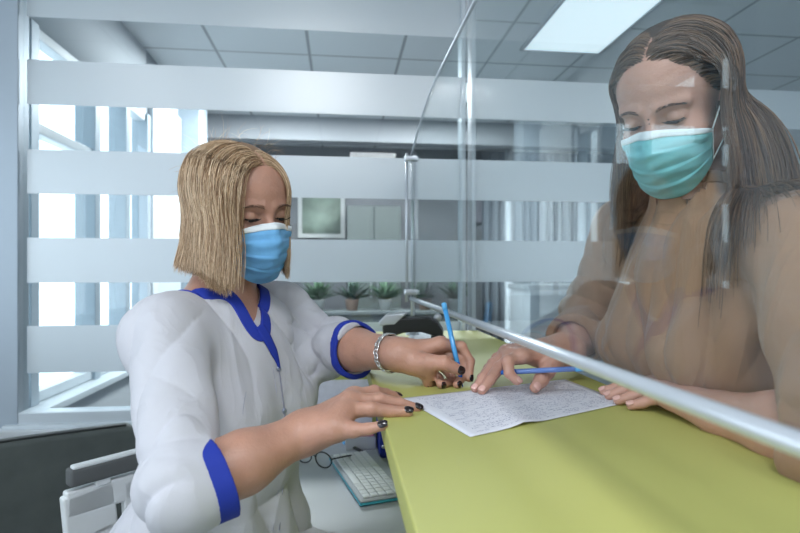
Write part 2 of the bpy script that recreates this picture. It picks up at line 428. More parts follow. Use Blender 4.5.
def grow(H, B, roots, dirs, length, steps, layer, stiff, face=(.050, .045), side_push=.6, clump=.35, wave=.0, target=None, back=.5, hugu=-.03):
    """comb strands over the head: follow the scalp, then hang down, staying outside body and clothes"""
    K = len(roots); p = roots.copy(); d = dirs.copy(); S = [p.copy()]; L = (length/steps)[:, None]
    ph = RNG.uniform(0, 6.28, K)
    for i in range(steps):
        q = H.loc(p)
        g = np.tile(V(0, 0, -1.0), (K, 1))
        inface = (q[:, 1] > face[1]) & (np.abs(q[:, 0]) < face[0]+.03) & (q[:, 2] < .075)
        push = np.where(inface, np.sign(q[:, 0]+1e-6)*side_push*np.clip((face[0]+.02-np.abs(q[:, 0]))/.02, 0, 1.5), 0)
        d = d*stiff[:, None]+g*(1-stiff[:, None])+H.R*push[:, None]-H.F*(np.abs(push)*back)[:, None]
        if wave: d = d+(H.R*np.sin(i*.55+ph)[:, None]+H.F*np.cos(i*.5+ph*1.3)[:, None])*wave
        d += RNG.normal(size=d.shape)*.02
        d /= np.linalg.norm(d, axis=1, keepdims=True)
        p = p+d*L
        dd = B(p); n_ = grad(B, p); lay = layer*min(1, .25+i*.12)
        pen = np.maximum(lay-dd, 0)
        hug = np.clip((q[:, 2]-hugu)/.05, 0, 1)*np.maximum(dd-lay, 0)*.75     # lies on the head, lets go below the ears
        p = p+n_*(pen-hug)[:, None]; vn = np.sum(d*n_, 1)
        d = d-n_*np.where((dd < lay+.002), np.minimum(vn, 0), 0)[:, None]
        if target is not None: p = target(p, i/steps)
        S.append(p.copy())
    return np.stack(S, 1)
def clumpit(S, n, amt):
    K, T, _ = S.shape; idx = RNG.choice(K, min(n, K), replace=False); c = S[idx]
    e = S[:, T//2]; ce = c[:, T//2]; near = np.empty(K, int)
    for a in range(0, K, 2000): near[a:a+2000] = np.argmin(((e[a:a+2000, None]-ce[None])**2).sum(-1), 1)
    w = (np.linspace(0, 1, T)**.8)[None, :, None]*amt*RNG.uniform(.5, 1.1, K)[:, None, None]
    return S*(1-w)+c[near]*w

def hand(B, wrist, mcps, fingers, wr, palm_up, thumb=None, fr=None, k=.0035):
    """palm = cones wrist->knuckles; every finger is its own chain [MCP, PIP, DIP, tip]"""
    fr = fr or [(.0098, .0085, .0076, .0064)]*4
    for i, m_ in enumerate(mcps):
        B.add(cone(wrist, m_, wr[0], wr[1], (palm_up, .8)), .014)
    for a, b in zip(mcps[:-1], mcps[1:]): B.add(cone(a, b, wr[1], wr[1], (palm_up, .9)), .008)
    for f_, r in zip(fingers, fr):
        B.add(chain(f_, r, .003), k)
        B.add(Prim(*(lambda c, rr: (lambda p: np.linalg.norm(p-c, axis=-1)-rr, c, rr))(V(*f_[1]), r[1]*1.06)), .003)
    if thumb is not None: B.add(chain(thumb[0], thumb[1], .005), .006)
def nail(root, tip, prev, n, r, m, length=.0115, out=.0):
    tip = V(*tip); t = nrm(tip-V(*prev)); n = nrm(n-t*np.dot(n, t)); s_ = np.cross(t, n); nu, nv = 9, 9; v = []
    for j in range(nv):
        b = j/(nv-1); w = math.sqrt(max(.05, 1-(2*b-1)**4))*(.92-.12*(1-b))
        for i in range(nu):
            a = (i/(nu-1)*2-1)*w*.95
            z = (b-.42)*length
            R = r+.0007-.35*max(0, z-r*.2)**1.4*6
            v.append(tip+t*z+(n*math.cos(a)+s_*math.sin(a))*R)
    f = [(j*nu+i, j*nu+i+1, (j+1)*nu+i+1, (j+1)*nu+i) for j in range(nv-1) for i in range(nu-1)]
    return obj('fingernail', v, f, m, root, solid=.0009)
def hair_proxy(H, N0):
    B = Field()
    B.add(H.e((0, -.022, .035), (.073, .092, .082)), .01); B.add(H.e((0, .030, .030), (.060, .056, .066)), .03); B.add(H.e((0, .030, -.035), (.060, .058, .076)), .02)
    B.add(cone(H.w(0, -.028, -.03), N0, .052, .056), .02); return B
def scalp_roots(H, n, low, part=0.0, bias=None):
    """random points on the scalp (local frame), hairline shaped like a real one"""
    out = []
    while len(out) < n:
        q = RNG.normal(size=(4000, 3)); q /= np.linalg.norm(q, axis=1)[:, None]
        az = np.arctan2(np.abs(q[:, 0]), q[:, 1])           # 0 = straight ahead
        line = np.interp(az, [0, .45, .8, 1.15, 1.6, 2.2, 3.15], [.78, .72, .52, .12, -.12, -.5, -.62])+low
        ok = q[:, 2] > line
        if bias is not None: ok &= bias(q)
        out += list(q[ok])
    return np.array(out[:n])
def shell_pts(H, q, B):
    p = H.o+((q*V(.09, .11, .115)+V(0, -.01, .02))@H.A)*H.sc
    for _ in range(14):
        d = B(p); p = p-grad(B, p)*(d*.8)[:, None]
    return p
def fields_min(fs):
    def f(p):
        d = fs[0](p)
        for g in fs[1:]: d = np.minimum(d, g(p))
        return d
    return f
skin_a = mat('warm skin', (.50, .262, .185), .44, var=.09, vscale=26, bump=.35, bscale=260, sss=.1, wrinkle=(60, .12, (1, 1, 1), .001))
skin_b = mat('fair skin', (.57, .31, .235), .44, var=.08, vscale=24, bump=.3, bscale=260, sss=.1, wrinkle=(60, .10, (1, 1, 1), .001))
tunic_m = mat('white tunic cloth', (.58, .57, .61), .82, bump=.25, bscale=900, sheen=.15, wrinkle=(9, .35, (1.3, 1.3, .6), .008))
blue_m = mat('royal blue trim cloth', (.012, .035, .36), .75, bump=.3, bscale=900)
top_m = mat('light brown jersey', (.32, .178, .108), .85, var=.04, vscale=30, bump=.2, bscale=800, sheen=.2, wrinkle=(9, .35, (1.5, 1.5, .4), .008))
polish = mat('black nail polish', (.012, .006, .008), .12, coat=.6)
natural = mat('bare fingernail', (.72, .42, .36), .25, coat=.3)
maskb = mat('blue nonwoven mask', (.16, .42, .72), .8, var=.06, vscale=60, bump=.25, bscale=700)
maskt = mat('teal nonwoven mask', (.22, .58, .62), .8, var=.06, vscale=60, bump=.25, bscale=700)
maskw = mat('white mask binding', (.78, .82, .84), .8, bump=.2, bscale=700)
thread = mat('stitching thread', (.45, .45, .52), .9)

def torso(Bf, mid, s, f, up, chest, bust, waist, hip, k=.05, r=None):
    ax = [s, f, V(0, 0, 1)]
    for c, rad in (chest, waist, hip): Bf.add(ell(c, rad, ax), k)
    for g in (-1, 1):
        Bf.add(ell(bust[0]+s*bust[1]*g, (bust[2], bust[2], bust[2]), ax), k)

# ================================================================= NURSE
def make_nurse():
    hd = Head(P(267, 217, .88), math.radians(47), math.radians(16), math.radians(7), .91)
    N0 = P(220, 292, .945); S1 = P(164, 336, .80); S2 = P(281, 313, 1.07)
    E1 = P(187, 490, .60); W1 = P(303, 433, .69); E2 = P(322, 346, 1.08); W2 = P(398, 354, .90)
    mid = (S1+S2)/2; s = nrm((S2-S1)*V(1, 1, 0)); f = nrm(np.cross(s, V(0, 0, 1))); up = V(0, 0, 1)
    if np.dot(f, D(1, 0, 0)) < 0: f = -f
    root = empty('person', tuple((mid*V(1, 1, 0))), 'woman in white tunic with royal blue trim and blue face mask, writing at the counter', 'person')
    chest = (mid-up*.13+f*.005, (.158, .098, .18)); waist = (V(*(mid*V(1, 1, 0)))+up*.965-f*.01, (.142, .108, .17))
    hip = (V(*(mid*V(1, 1, 0)))+up*.79-f*.03, (.178, .132, .17))
    bust = (mid-up*.155+f*.062, .07, .056)
    # ---- skin
    HB = Field()
    HB.add(cone(hd.w(0, -.028, -.03), N0-up*.02, .050, .054), .01)
    HB.add(ell(N0-up*.03, (.085, .062, .05), [s, f, up]), .03)
    HB.add(ell(mid-up*.10+f*.012, (.14, .083, .12), [s, f, up]), .04)
    HB.add(cone(N0-up*.03, S2-up*.02, .04, .045), .03); HB.add(cone(N0-up*.03, S1-up*.02, .04, .045), .03)
    HB.add(cone(hd.w(.045, -.02, -.035), N0+f*.05+s*.012, .012, .009), .02); HB.add(cone(hd.w(-.045, -.02, -.035), N0+f*.05-s*.012, .012, .009), .02)
    hd.build(HB)
    A1 = Field(); A1.add(cone(S1*.3+E1*.7, E1, .036, .036), .01)
    A1.add(cone(E1, E1*.55+W1*.45, .034, .0345), .02); A1.add(cone(E1*.55+W1*.45, W1, .0345, .0245), .02)
    pu = D(.05, -.55, .83)
    m1 = [P(354, 396, .735), P(350, 402, .712), P(344, 411, .69), P(334, 426, .668)]
    fg1 = [[m1[0], P(374, 392, .755), P(386, 394, .775), P(397, 397, .79)],
           [m1[1], P(379, 400, .722), P(400, 404, .728), P(417, 408.5, .732)],
           [m1[2], P(371, 409, .697), P(390, 411.5, .702), P(408, 412, .703)],
           [m1[3], P(354, 430, .66), P(368, 429, .657), P(383, 425.5, .655)]]
    r1 = [(.0105, .0092, .0080, .0066), (.0110, .0096, .0082, .0068), (.0108, .0094, .0080, .0066), (.0100, .0085, .0072, .0060)]
    hand(A1, W1, m1, fg1, (.0215, .0130), pu, ([P(318, 418, .715), P(340, 404, .76), P(356, 404, .79), P(370, 404, .805)], (.015, .0115, .0095, .007)), r1)
    A1.add(cone(W1, P(336, 428, .675), .021, .016), .02)
    A2 = Field(); A2.add(cone(S2*.35+E2*.65, E2, .042, .040), .01)
    A2.add(cone(E2, E2*.5+W2*.5, .0395, .0365), .02); A2.add(cone(E2*.5+W2*.5, W2, .0365, .0275), .02)
    m2 = [P(440, 344, .90), P(437, 350, .915), P(431, 357, .925), P(424, 364, .93)]
    fg2 = [[m2[0], P(461, 347, .905), P(470, 361, .90), P(469, 378, .888)],
           [m2[1], P(459, 360, .905), P(464, 374, .895), P(457, 384.5, .872)],
           [m2[2], P(450, 372, .91), P(453, 382, .895), P(441, 384.5, .868)],
           [m2[3], P(438, 378, .925), P(441, 385, .91), P(428, 384, .885)]]
    hand(A2, W2, m2, fg2, (.024, .0135), D(0, -.3, .95), ([P(410, 362, .885), P(428, 362, .866), P(444, 363, .858), P(459, 370, .864)], (.017, .0135, .0115, .0085)), r1)
    A2.add(cone(P(405, 356, .895), P(428, 372, .88), .020, .014), .02)
    TR = Field(off=.0)
    torso(TR, mid, s, f, up, (chest[0], V(*chest[1])-.012), (bust[0], bust[1], bust[2]-.012), (waist[0], V(*waist[1])-.014), (hip[0], V(*hip[1])-.014))
    TR.add(cone(S1, S1*.25+E1*.75, .045, .038), .03); TR.add(cone(S2, S2*.3+E2*.7, .045, .038), .03)
    hipc = hip[0]
    for g in (-1, 1):
        kn = hipc+f*.36+s*.09*g-up*.09; an = V(kn[0], kn[1], .09)-f*.02
        TR.add(cone(hipc+s*.085*g-up*.07, kn, .082, .060), .04); TR.add(cone(kn, an, .056, .034), .02)
        TR.add(cone(an-up*.05, an-up*.055+f*.13, .030, .022), .02)
    parts = [nets(HB, .0015), nets(A1, .0015), nets(A2, .0015), nets(TR, .006)]
    obj('body', *joinm(parts), skin_a, root)
    # ---- trousers and shoes
    TS = Field(); TS.add(ell(hip[0]-up*.05, V(.168, .125, .12), [s, f, up]), .02)
    SH = Field()
    for g in (-1, 1):
        kn = hipc+f*.36+s*.09*g-up*.09; an = V(kn[0], kn[1], .09)-f*.02
        TS.add(cone(hipc+s*.085*g-up*.07, kn, .092, .072), .04); TS.add(cone(kn, an+up*.03, .068, .055), .02)
        SH.add(cone(an-up*.045, an-up*.05+f*.14, .040, .031), .01)
    SH.clip = [lambda p: .008-p[..., 2]]
    TS.disp = lambda p: .004*wob(p, 26)
    obj('trousers', *nets(TS, .007), tunic_m, root)
    obj('shoes', *nets(SH, .005), mat('white shoe leather', (.7, .7, .7), .4), root)
    # ---- tunic
    T = Field(); torso(T, mid, s, f, up, chest, bust, waist, hip)
    T.add(cone(N0-up*.035, S1+up*.0, .048, .058), .04); T.add(cone(N0-up*.035, S2, .048, .054), .04)
    c1 = E1+(W1-E1)*.25; c2 = E2+(W2-E2)*.42
    e1 = E1-nrm(W1-E1)*.01
    tn1, tn2 = nrm(W1-E1), nrm(W2-E2); ce2 = c2+tn2*.02
    in1 = lambda p: rcone(p, c1-tn1*.05, W1, .0425, .041); in2 = lambda p: rcone(p, ce2-tn2*.05, W2, .046, .042)
    sl1 = dict(pts=[S1, E1, c1+tn1*.03-up*.004], rs=[.053, .0435, .0465], k=.02); sl2 = dict(pts=[S2, E2, c2+tn2*.05], rs=[.056, .056, .048], k=.02)
    T.add(sleeve(**sl1, end=(c1, tn1), inner=in1), .03); T.add(sleeve(**sl2, end=(ce2, tn2), inner=in2), .03)
    T.add(ell(hip[0]-up*.03-f*.02, (.195, .15, .13), [s, f, up]), .06)
    a1 = nrm(W1-E1); a2 = nrm(W2-E2)
    def folds(p):
        d = .0020*wob(p, 24)+crease(p, nrm(s*.9+up*.25), 30, .0140, 2.8, 2)+crease(p, nrm(f*.7+up*.5), 50, .0075, 3.0, 6, 16)
        for S_, E_, a_ in ((S1, E1, 1.0), (S2, E2, 1.0)):
            t = nrm(E_-S_); q = p-E_; r_ = np.linalg.norm(q, axis=-1)
            along = q@t; w = np.exp(-(r_/.10)**2)
            d = d+w*crease(p, nrm(t+.35*np.cross(t, V(0, 0, 1))), 54, .0145, 3.0, 1, 14)
        for S_ in (S1, S2):
            q = p-(S_-up*.07); r_ = np.linalg.norm(q, axis=-1)
            d = d+np.exp(-(r_/.10)**2)*crease(p, nrm(up*.8+s*.4), 48, .0130, 2.5, 4, 12)
        q = p-waist[0]; d = d+.0022*np.exp(-(q[..., 2]/.14)**2)*np.sin(np.arctan2(q@f, q@s)*9+3*wob(p, 8, 5)+q[..., 2]*14)
        lim = np.where(np.minimum(np.linalg.norm(p-c1, axis=-1), np.linalg.norm(p-c2, axis=-1)) < .075, .0012, .0095)
        return np.clip(d, -.012, lim)
    T.disp = folds
    # neckline: round at the nape, running to a V in front
    Vp = ray_hit(T, 258, 327); hole = Field()
    hole.add(cone(N0+up*.05-s*.008, N0-up*.012-s*.010, .072, .068, (f, .85)), .01)
    hole.add(cone(N0+f*.035+up*.012, Vp+f*.008, .043, .004), .012)
    T0 = Field(); T0.ops = list(T.ops); T0.disp = folds
    def sl(c, a): return lambda p: (p-c)@a          # >0 beyond the plane
    def post_t(d, p):
        d = smax(d, -hole(p), .002)
        return np.maximum(d, .735-p[..., 2])
    tv = nets(T, .0028, post=post_t); tun = obj('tunic', *tv, tunic_m, root)
    # trims
    def post_c(c, t, inn, w):
        def g(d, p):
            a_ = (p-c)@t
            q = np.maximum(d-.0034, -inn(p)); q = np.maximum(q, a_-.0015)
            return np.maximum(q, -a_-w)
        return g
    for c, t, inn, w, sl_ in ((c1, tn1, in1, .022, sl1), (ce2, tn2, in2, .011, sl2)):
        CF_ = Field(); CF_.add(sleeve(sl_['pts'][1:], sl_['rs'][1:], .01)); CF_.disp = folds
        obj('cuff', *nets(CF_, .0016, lo=c-.085, hi=c+.085, post=post_c(c, t, inn, w)), blue_m, tun)
    def post_n(d, p):
        g = hole(p); q = smax(d-.0022, -(g+.0005), .001); q = np.maximum(q, -(d+.004)); w = .0195
        return np.maximum(q, g-w)
    obj('collar_trim', *nets(T, .0014, lo=N0-.14, hi=N0+.13, post=post_n), blue_m, tun)
    # placket: trim narrowing down to a seam, stitched, with snap buttons
    line = [(259, 326), (266, 338), (273, 352), (278, 367), (282, 395), (285, 425), (285, 455), (282, 490), (279, 530)]
    pts = spline([ray_hit(T0, x, y) for x, y in line], 60)
    gr = grad(T0, np.array(pts)); vv = []; ff = []
    wd = np.interp(np.arange(61)/60*8, [0, 1, 2, 3, 4], [.010, .0095, .0075, .002, .0008])
    for i in range(24):
        t = nrm(pts[min(i+1, 60)]-pts[max(i-1, 0)]); n = gr[i]; sd = nrm(np.cross(t, n))
        for j in range(5): vv.append(pts[i]+sd*wd[i]*(j/2-1)+n*.0022)
    ff = [(i*5+j, i*5+j+1, (i+1)*5+j+1, (i+1)*5+j) for i in range(23) for j in range(4)]
    obj('placket_trim', vv, ff, blue_m, tun, solid=.0022)
    MB().tube([pts[i]+gr[i]*.0012 for i in range(20, 61)], .0011, 6).build('placket_seam', mat('grey seam', (.30, .30, .38), .9), tun)
    MB().tube([q+gr[min(60, i+22)]*.0 for i, q in enumerate([pts[i]+gr[i]*.0006+nrm(np.cross(nrm(pts[min(i+1, 60)]-pts[i-1]), gr[i]))*.012 for i in range(22, 61)])], .0006, 5).build('stitch_line', thread, tun)
    for y in (368, 412, 456, 502):
        i = int(np.argmin([abs((CAMZ-q[2])*F_PX/(q@CF)+HOR-y) for q in pts]))
        MB().lathe([(.001, .0), (.0048, .0), (.0048, .0012), (.0036, .0022), (.0001, .0024)], pts[i]+gr[i]*.0008, gr[i], 16).build('button', mat('snap button', (.35, .38, .50), .3, .3), tun)
    # dart stitching on the chest
    dp = spline([ray_hit(T0, x, y) for x, y in ((246, 392), (243, 410), (242, 440))], 14)
    MB().tube([q+g_*.0003 for q, g_ in zip(dp, grad(T0, np.array(dp)))], .0006, 5).build('dart_seam', thread, tun)
    # ---- nails
    for i, (fi, n) in enumerate(zip(fg1, (D(.1, -.3, 1), D(0, -.55, .85), D(0, -.6, .8), D(0, -.75, .65)))):
        nail(root, fi[3], fi[2], n, r1[i][3], polish, .0125)
    for i, (fi, n) in enumerate(zip(fg2, (D(.75, -.7, .1), D(.3, -1, -.1), D(0, -1, .0), D(-.1, -1, .1)))):
        nail(root, fi[3], fi[2], n, r1[i][3], polish, .0115)
    nail(root, P(459, 370, .864), P(444, 363, .858), D(.15, -1, .3), .0085, polish, .0135)
    # ---- face, mask, hair
    hd.eyes(root, 'iris blue grey')
    hd.brows(root, mat('brow hair brown', (.16, .09, .06), .7), HB)
    hd.mask(root, maskb, maskw, HB)
    hm = hair_mat('blonde hair', (.22, .115, .055), (.54, .35, .20), (.92, .72, .50), .40)
    HP = hair_proxy(hd, N0); allf = fields_min([HP, T0])
    def part(n, low, side):
        q = scalp_roots(hd, n, low); return q
    q = scalp_roots(hd, 15000, -.09)
    roots = shell_pts(hd, q, HP)
    sgn = np.where(q[:, 0] > -.02, 1.0, -1.0)      # parting a little to her left
    out = hd.R*sgn[:, None]*1.0+hd.U*.0-hd.F*(.35*np.clip(q[:, 1]+.3, 0, 1))[:, None]-hd.F*np.clip(-q[:, 1], 0, 1)[:, None]*.8
    L0 = hd.loc(roots); end = -.125+RNG.uniform(-.012, .008, len(q))
    length = np.clip((L0[:, 2]-end)*.98+.012*(q[:,2]>0.3), .04, .28)*np.where(q[:,0]>-.02,1.0,.90)*np.where(q[:, 1] < 0, .93, 1)
    S = grow(hd, allf, roots, out/np.linalg.norm(out, axis=1)[:, None], length, 24, np.where(q[:, 0] > -.02, RNG.uniform(.006, .024, len(q))+.010*np.clip(-q[:, 1], 0, 1), RNG.uniform(.002, .006, len(q))), np.full(len(q), .72), face=(.018, .045), side_push=.35, wave=.05)
    S = clumpit(S, 600, .22)
    v1, f1 = tube_strands(S, .00044, .00016)
    # under layer closes the gaps: a smooth cap
    cap = Field(); hd2 = hd
    cap.add(hd.e((0, -.024, .036), (.0765, .0945, .0855)), .01)
    cap.add(hd.e((0, -.045, -.035), (.072, .062, .075)), .03)
    def pc(d, p):
        l = hd.loc(p); return np.maximum(np.maximum(d, -.5*(l[..., 2]-.062)+.9*(l[..., 1]-.042)), np.maximum(-.115-l[..., 2], (l[..., 1]-.012)-.9*np.maximum(l[..., 2]-.0, 0)))
    v2, f2 = nets(cap, .004, post=pc)
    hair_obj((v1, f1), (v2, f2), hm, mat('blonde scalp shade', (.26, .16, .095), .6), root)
    # fly-away hairs standing off the crown
    K = 130; q = scalp_roots(hd, K, .55); r0 = shell_pts(hd, q, HB)+grad(HB, shell_pts(hd, q, HB))*.012
    g0 = grad(HB, r0); dr = g0*.7+RNG.normal(size=(K, 3))*.55+D(.3, 0, .2); dr /= np.linalg.norm(dr, axis=1)[:, None]
    Ls = RNG.uniform(.015, .05, K); St = [r0]; p = r0
    for i in range(9):
        dr = dr+RNG.normal(size=(K, 3))*.13+V(0, 0, -.10); dr /= np.linalg.norm(dr, axis=1)[:, None]; p = p+dr*(Ls/9)[:, None]; St.append(p)
    obj('loose_hairs', *tube_strands(np.stack(St, 1), .00022, .0001), hm, root)
    return dict(W2=W2, E2=E2, A2=A2)

# ================================================================= PATIENT
def make_visitor():
    hd = Head(P(653, 122, .755), math.radians(-50), math.radians(31), math.radians(-2), .945)
    N0 = P(697, 214, .835); S3 = P(632, 232, .99); S4 = P(806, 246, .63)
    E3 = P(592, 322, 1.08); W3 = P(566, 350, .93); E4 = P(868, 446, .48); W4 = P(722, 414, .64)
    mid = (S3+S4)/2; s = nrm((S4-S3)*V(1, 1, 0)); up = V(0, 0, 1); f = nrm(np.cross(s, up))
    if np.dot(f, D(-1, 0, 0)) < 0: f = -f
    base = mid*V(1, 1, 0)-f*.14
    root = empty('person', tuple(base), 'woman with long brown hair, brown top and teal mask, leaning behind the clear screen', 'person')
    chest = (mid-up*.13-f*.0, (.165, .098, .18)); waist = (mid*V(1, 1, 0)+up*1.05-f*.075, (.142, .100, .17))
    hip = (mid*V(1, 1, 0)+up*.88-f*.13, (.175, .125, .17)); bust = (mid-up*.165+f*.058, .072, .056)
    ax = [s, f, up]
    HB = Field()
    HB.add(cone(hd.w(0, -.030, -.03), N0-up*.02, .051, .054), .01)
    HB.add(ell(N0-up*.03, (.08, .06, .05), ax), .03); HB.add(ell(mid-up*.11, (.14, .08, .12), ax), .04)
    HB.add(cone(N0-up*.03, S3-up*.02, .04, .045), .03); HB.add(cone(N0-up*.03, S4-up*.02, .04, .045), .03)
    hd.build(HB)
    rr = [(.0100, .0090, .0080, .0068), (.0105, .0093, .0082, .0069), (.0102, .0090, .0079, .0066), (.0095, .0082, .0071, .0060)]
    A3 = Field(); A3.add(cone(S3*.3+E3*.7, E3, .040, .038), .01)
    A3.add(cone(E3, E3*.5+W3*.5, .038, .036), .02); A3.add(cone(E3*.5+W3*.5, W3, .036, .0265), .02)
    m3 = [P(521, 356, .852), P(513, 356, .87), P(508, 354, .888), P(508, 352, .905)]
    fg3 = [[m3[0], P(508, 361, .838), P(509, 373, .832), P(517, 381, .829)],
           [m3[1], P(499, 368, .857), P(490, 380, .838), P(482, 390.5, .823)],
           [m3[2], P(493, 364, .873), P(484, 377, .853), P(475, 388.5, .838)],
           [m3[3], P(497, 358, .897), P(488, 368, .885), P(481, 378, .870)]]
    th3 = [P(553, 360, .88), P(547, 371, .852), P(541, 380, .836), P(535, 387.5, .822)]
    hand(A3, W3, m3, fg3, (.0245, .0135), D(0, -.35, .93), (th3, (.0165, .0125, .0108, .0082)), rr)
    A3.add(cone(W3, P(545, 356, .885), .024, .020), .02)
    A4 = Field(); A4.add(cone(S4*.3+E4*.7, E4, .040, .038), .01)
    A4.add(cone(E4, E4*.5+W4*.5, .038, .0345), .02); A4.add(cone(E4*.5+W4*.5, W4, .0345, .0265), .02)
    m4 = [P(654, 384, .765), P(659, 388, .745), P(665, 393, .725), P(671, 399, .705)]
    fg4 = [[m4[0], P(634, 382, .80), P(618, 387, .812), P(604, 391, .820)],
           [m4[1], P(638, 385, .775), P(622, 391, .785), P(609, 395.5, .790)],
           [m4[2], P(645, 391, .75), P(630, 397, .757), P(618, 400.5, .760)],
           [m4[3], P(654, 398, .725), P(642, 403, .73), P(631, 405.5, .732)]]
    hand(A4, W4, m4, fg4, (.0235, .0135), D(0, -.1, 1), ([P(700, 396, .71), P(680, 385, .77), P(664, 385, .80), P(650, 386, .825)], (.015, .0115, .0098, .0075)), rr)
    TR = Field(); torso(TR, mid, s, f, up, (chest[0], V(*chest[1])-.012), (bust[0], bust[1], bust[2]-.012), (waist[0], V(*waist[1])-.014), (hip[0], V(*hip[1])-.012))
    TR.add(cone(S3, S3*.25+E3*.75, .045, .038), .03); TR.add(cone(S4, S4*.25+E4*.75, .045, .038), .03)
    J = Field(); SH = Field(); J.add(ell(hip[0]-up*.02, (.178, .128, .14), ax), .02)
    for g in (-1, 1):
        h0 = hip[0]+s*.085*g-up*.05; kn = h0-up*.37+f*.01; an = V(kn[0], kn[1], .09)-f*.03
        TR.add(cone(h0, kn, .082, .055), .04); TR.add(cone(kn, an, .053, .036), .02); TR.add(cone(an-up*.05, an-up*.055+f*.14, .030, .022), .02)
        J.add(cone(h0, kn, .090, .064), .04); J.add(cone(kn, an+up*.02, .062, .048), .02)
        SH.add(cone(an-up*.045, an-up*.05+f*.15, .040, .031), .01)
    SH.clip = [lambda p: .008-p[..., 2]]
    obj('body', *joinm([nets(HB, .0015), nets(A3, .0015), nets(A4, .0018), nets(TR, .006)]), skin_b, root)
    J.disp = lambda p: .004*wob(p, 24)
    obj('trousers', *nets(J, .007), mat('dark denim', (.03, .04, .07), .8), root)
    obj('shoes', *nets(SH, .005), mat('black shoe', (.02, .02, .02), .4), root)
    # ---- top
    T = Field(); torso(T, mid, s, f, up, chest, bust, waist, (hip[0]+up*.03, V(.182, .13, .15)))
    T.add(ell(waist[0]+f*.01, (.165, .125, .13), ax), .05)
    T.add(cone(N0-up*.035, S3, .048, .058), .04); T.add(cone(N0-up*.035, S4, .048, .058), .04)
    T.add(cone(N0-up*.05, N0+up*.020+(hd.w(0, -.03, -.03)-N0)*.2, .066, .0605), .02)
    c3 = E3+(W3-E3)*.72; c4 = E4+(W4-E4)*.18; t3, t4 = nrm(W3-E3), nrm(W4-E4)
    in3 = lambda p: rcone(p, c3-t3*.05, W3, .042, .040); in4 = lambda p: rcone(p, c4-t4*.05, W4, .050, .048)
    T.add(sleeve([S3, E3, c3+t3*.03], [.062, .062, .047], .03, (c3, t3), in3), .035)
    T.add(sleeve([S4, E4, c4+t4*.03], [.060, .058, .054], .03, (c4, t4), in4), .035)
    fall = nrm(-up+f*.05)
    def folds(p):
        q = p-(N0-up*.03); a = np.arctan2(q@s, q@f); r_ = np.linalg.norm(q, axis=-1)
        d = .0050*np.clip(r_/.14-.25, 0, 1)*(.6-np.abs(np.sin(a*8+1.6*wob(p, 7, 1)+r_*3))**.7)       # drapes radiating from the neckline
        d = d+.0018*wob(p, 20)+crease(p, nrm(s*.95+up*.15), 44, .0075, 2.2, 2)
        for S_, E_ in ((S3, E3), (S4, E4)):
            q = p-E_; t = nrm(E_-S_); d = d+np.exp(-(np.linalg.norm(q, axis=-1)/.13)**2)*crease(p, nrm(t+.3*s), 54, .0110, 3.0, 2, 12)
            q = p-(S_-up*.08); d = d+np.exp(-(np.linalg.norm(q, axis=-1)/.12)**2)*crease(p, nrm(up*.6+f*.5), 50, .0105, 2.5, 6, 12)
        q = p-waist[0]; d = d+.004*np.exp(-((q[..., 2]-.02)/.12)**2)*np.sin(q[..., 2]*75+4*wob(p, 7, 8))
        lim = np.where(np.minimum(np.linalg.norm(p-c3, axis=-1), np.linalg.norm(p-c4, axis=-1)) < .075, .0012, .0105)
        return np.clip(d, -.012, lim)
    T.disp = folds
    nk = lambda p: rcone(p, N0-up*.03, hd.w(0, -.03, -.03), .0545, .0545)
    ctop = N0+up*.012+(hd.w(0, -.03, -.03)-N0)*.12+up*.026
    ntilt = nrm(up*.93+nrm(hd.w(0, -.03, -.03)-N0)*.3-f*.12)
    def post_t(d, p):
        d = np.where(np.linalg.norm(p-N0, axis=-1) < .12, np.maximum(np.maximum(d, -nk(p)), (p-ctop)@ntilt), d)
        return np.maximum(d, .80-p[..., 2])
    top = obj('top', *nets(T, .0028, post=post_t), top_m, root)
    a = nrm(hd.w(0, -.03, -.03)-N0)
    def post_c(d, p):   # neckband
        g = (p-ctop)@ntilt
        return np.maximum(np.maximum(np.maximum(d-.0014, -nk(p)), g-.0008), -(g+.017))
    obj('neckband', *nets(T, .0018, lo=ctop-.09, hi=ctop+.09, post=post_c), mat('shaded brown rib', (.22, .13, .085), .85, bump=.3, bscale=600), top)  # same cloth as the top; the shadow at the neck is painted as darker brown
    for fi, i, n in ((fg3[0], 0, D(.4, -.6, .7)), (fg3[1], 1, D(-.2, -.65, .75)), (fg3[2], 2, D(-.2, -.55, .8)), (fg3[3], 3, D(-.2, -.5, .85))):
        nail(root, fi[3], fi[2], n, rr[i][3], natural, .011)
    nail(root, th3[3], th3[2], D(.1, -1, .25), .0082, natural, .013)
    for i, fi in enumerate(fg4): nail(root, fi[3], fi[2], D(-.1, -.35, 1), rr[i][3], natural, .011)
    hd.eyes(root, 'iris dark brown')
    hd.brows(root, mat('brow hair dark', (.09, .05, .035), .7), HB)
    hd.mask(root, maskt, maskw, HB)
    # ---- long hair
    hm = hair_mat('brown hair', (.050, .026, .016), (.115, .062, .037), (.26, .145, .080), .48)
    T0 = Field(); T0.ops = list(T.ops)
    T0.ops = [o for o in T0.ops]; HP = hair_proxy(hd, N0)
    allf = fields_min([HP, T0])
    q = scalp_roots(hd, 11000, -.13); roots = shell_pts(hd, q, HP)
    sgn = np.where(q[:, 0] > .02, 1.0, -1.0)
    out = hd.R*sgn[:, None]*np.where(q[:, 0] > .02, .7, .9)[:, None]-hd.F*(1.0+.8*np.clip(-q[:, 1], 0, 1))[:, None]+hd.U*.0
    length = np.where(q[:, 0] > .02, RNG.uniform(.24, .31, len(q)), RNG.uniform(.40, .50, len(q)))
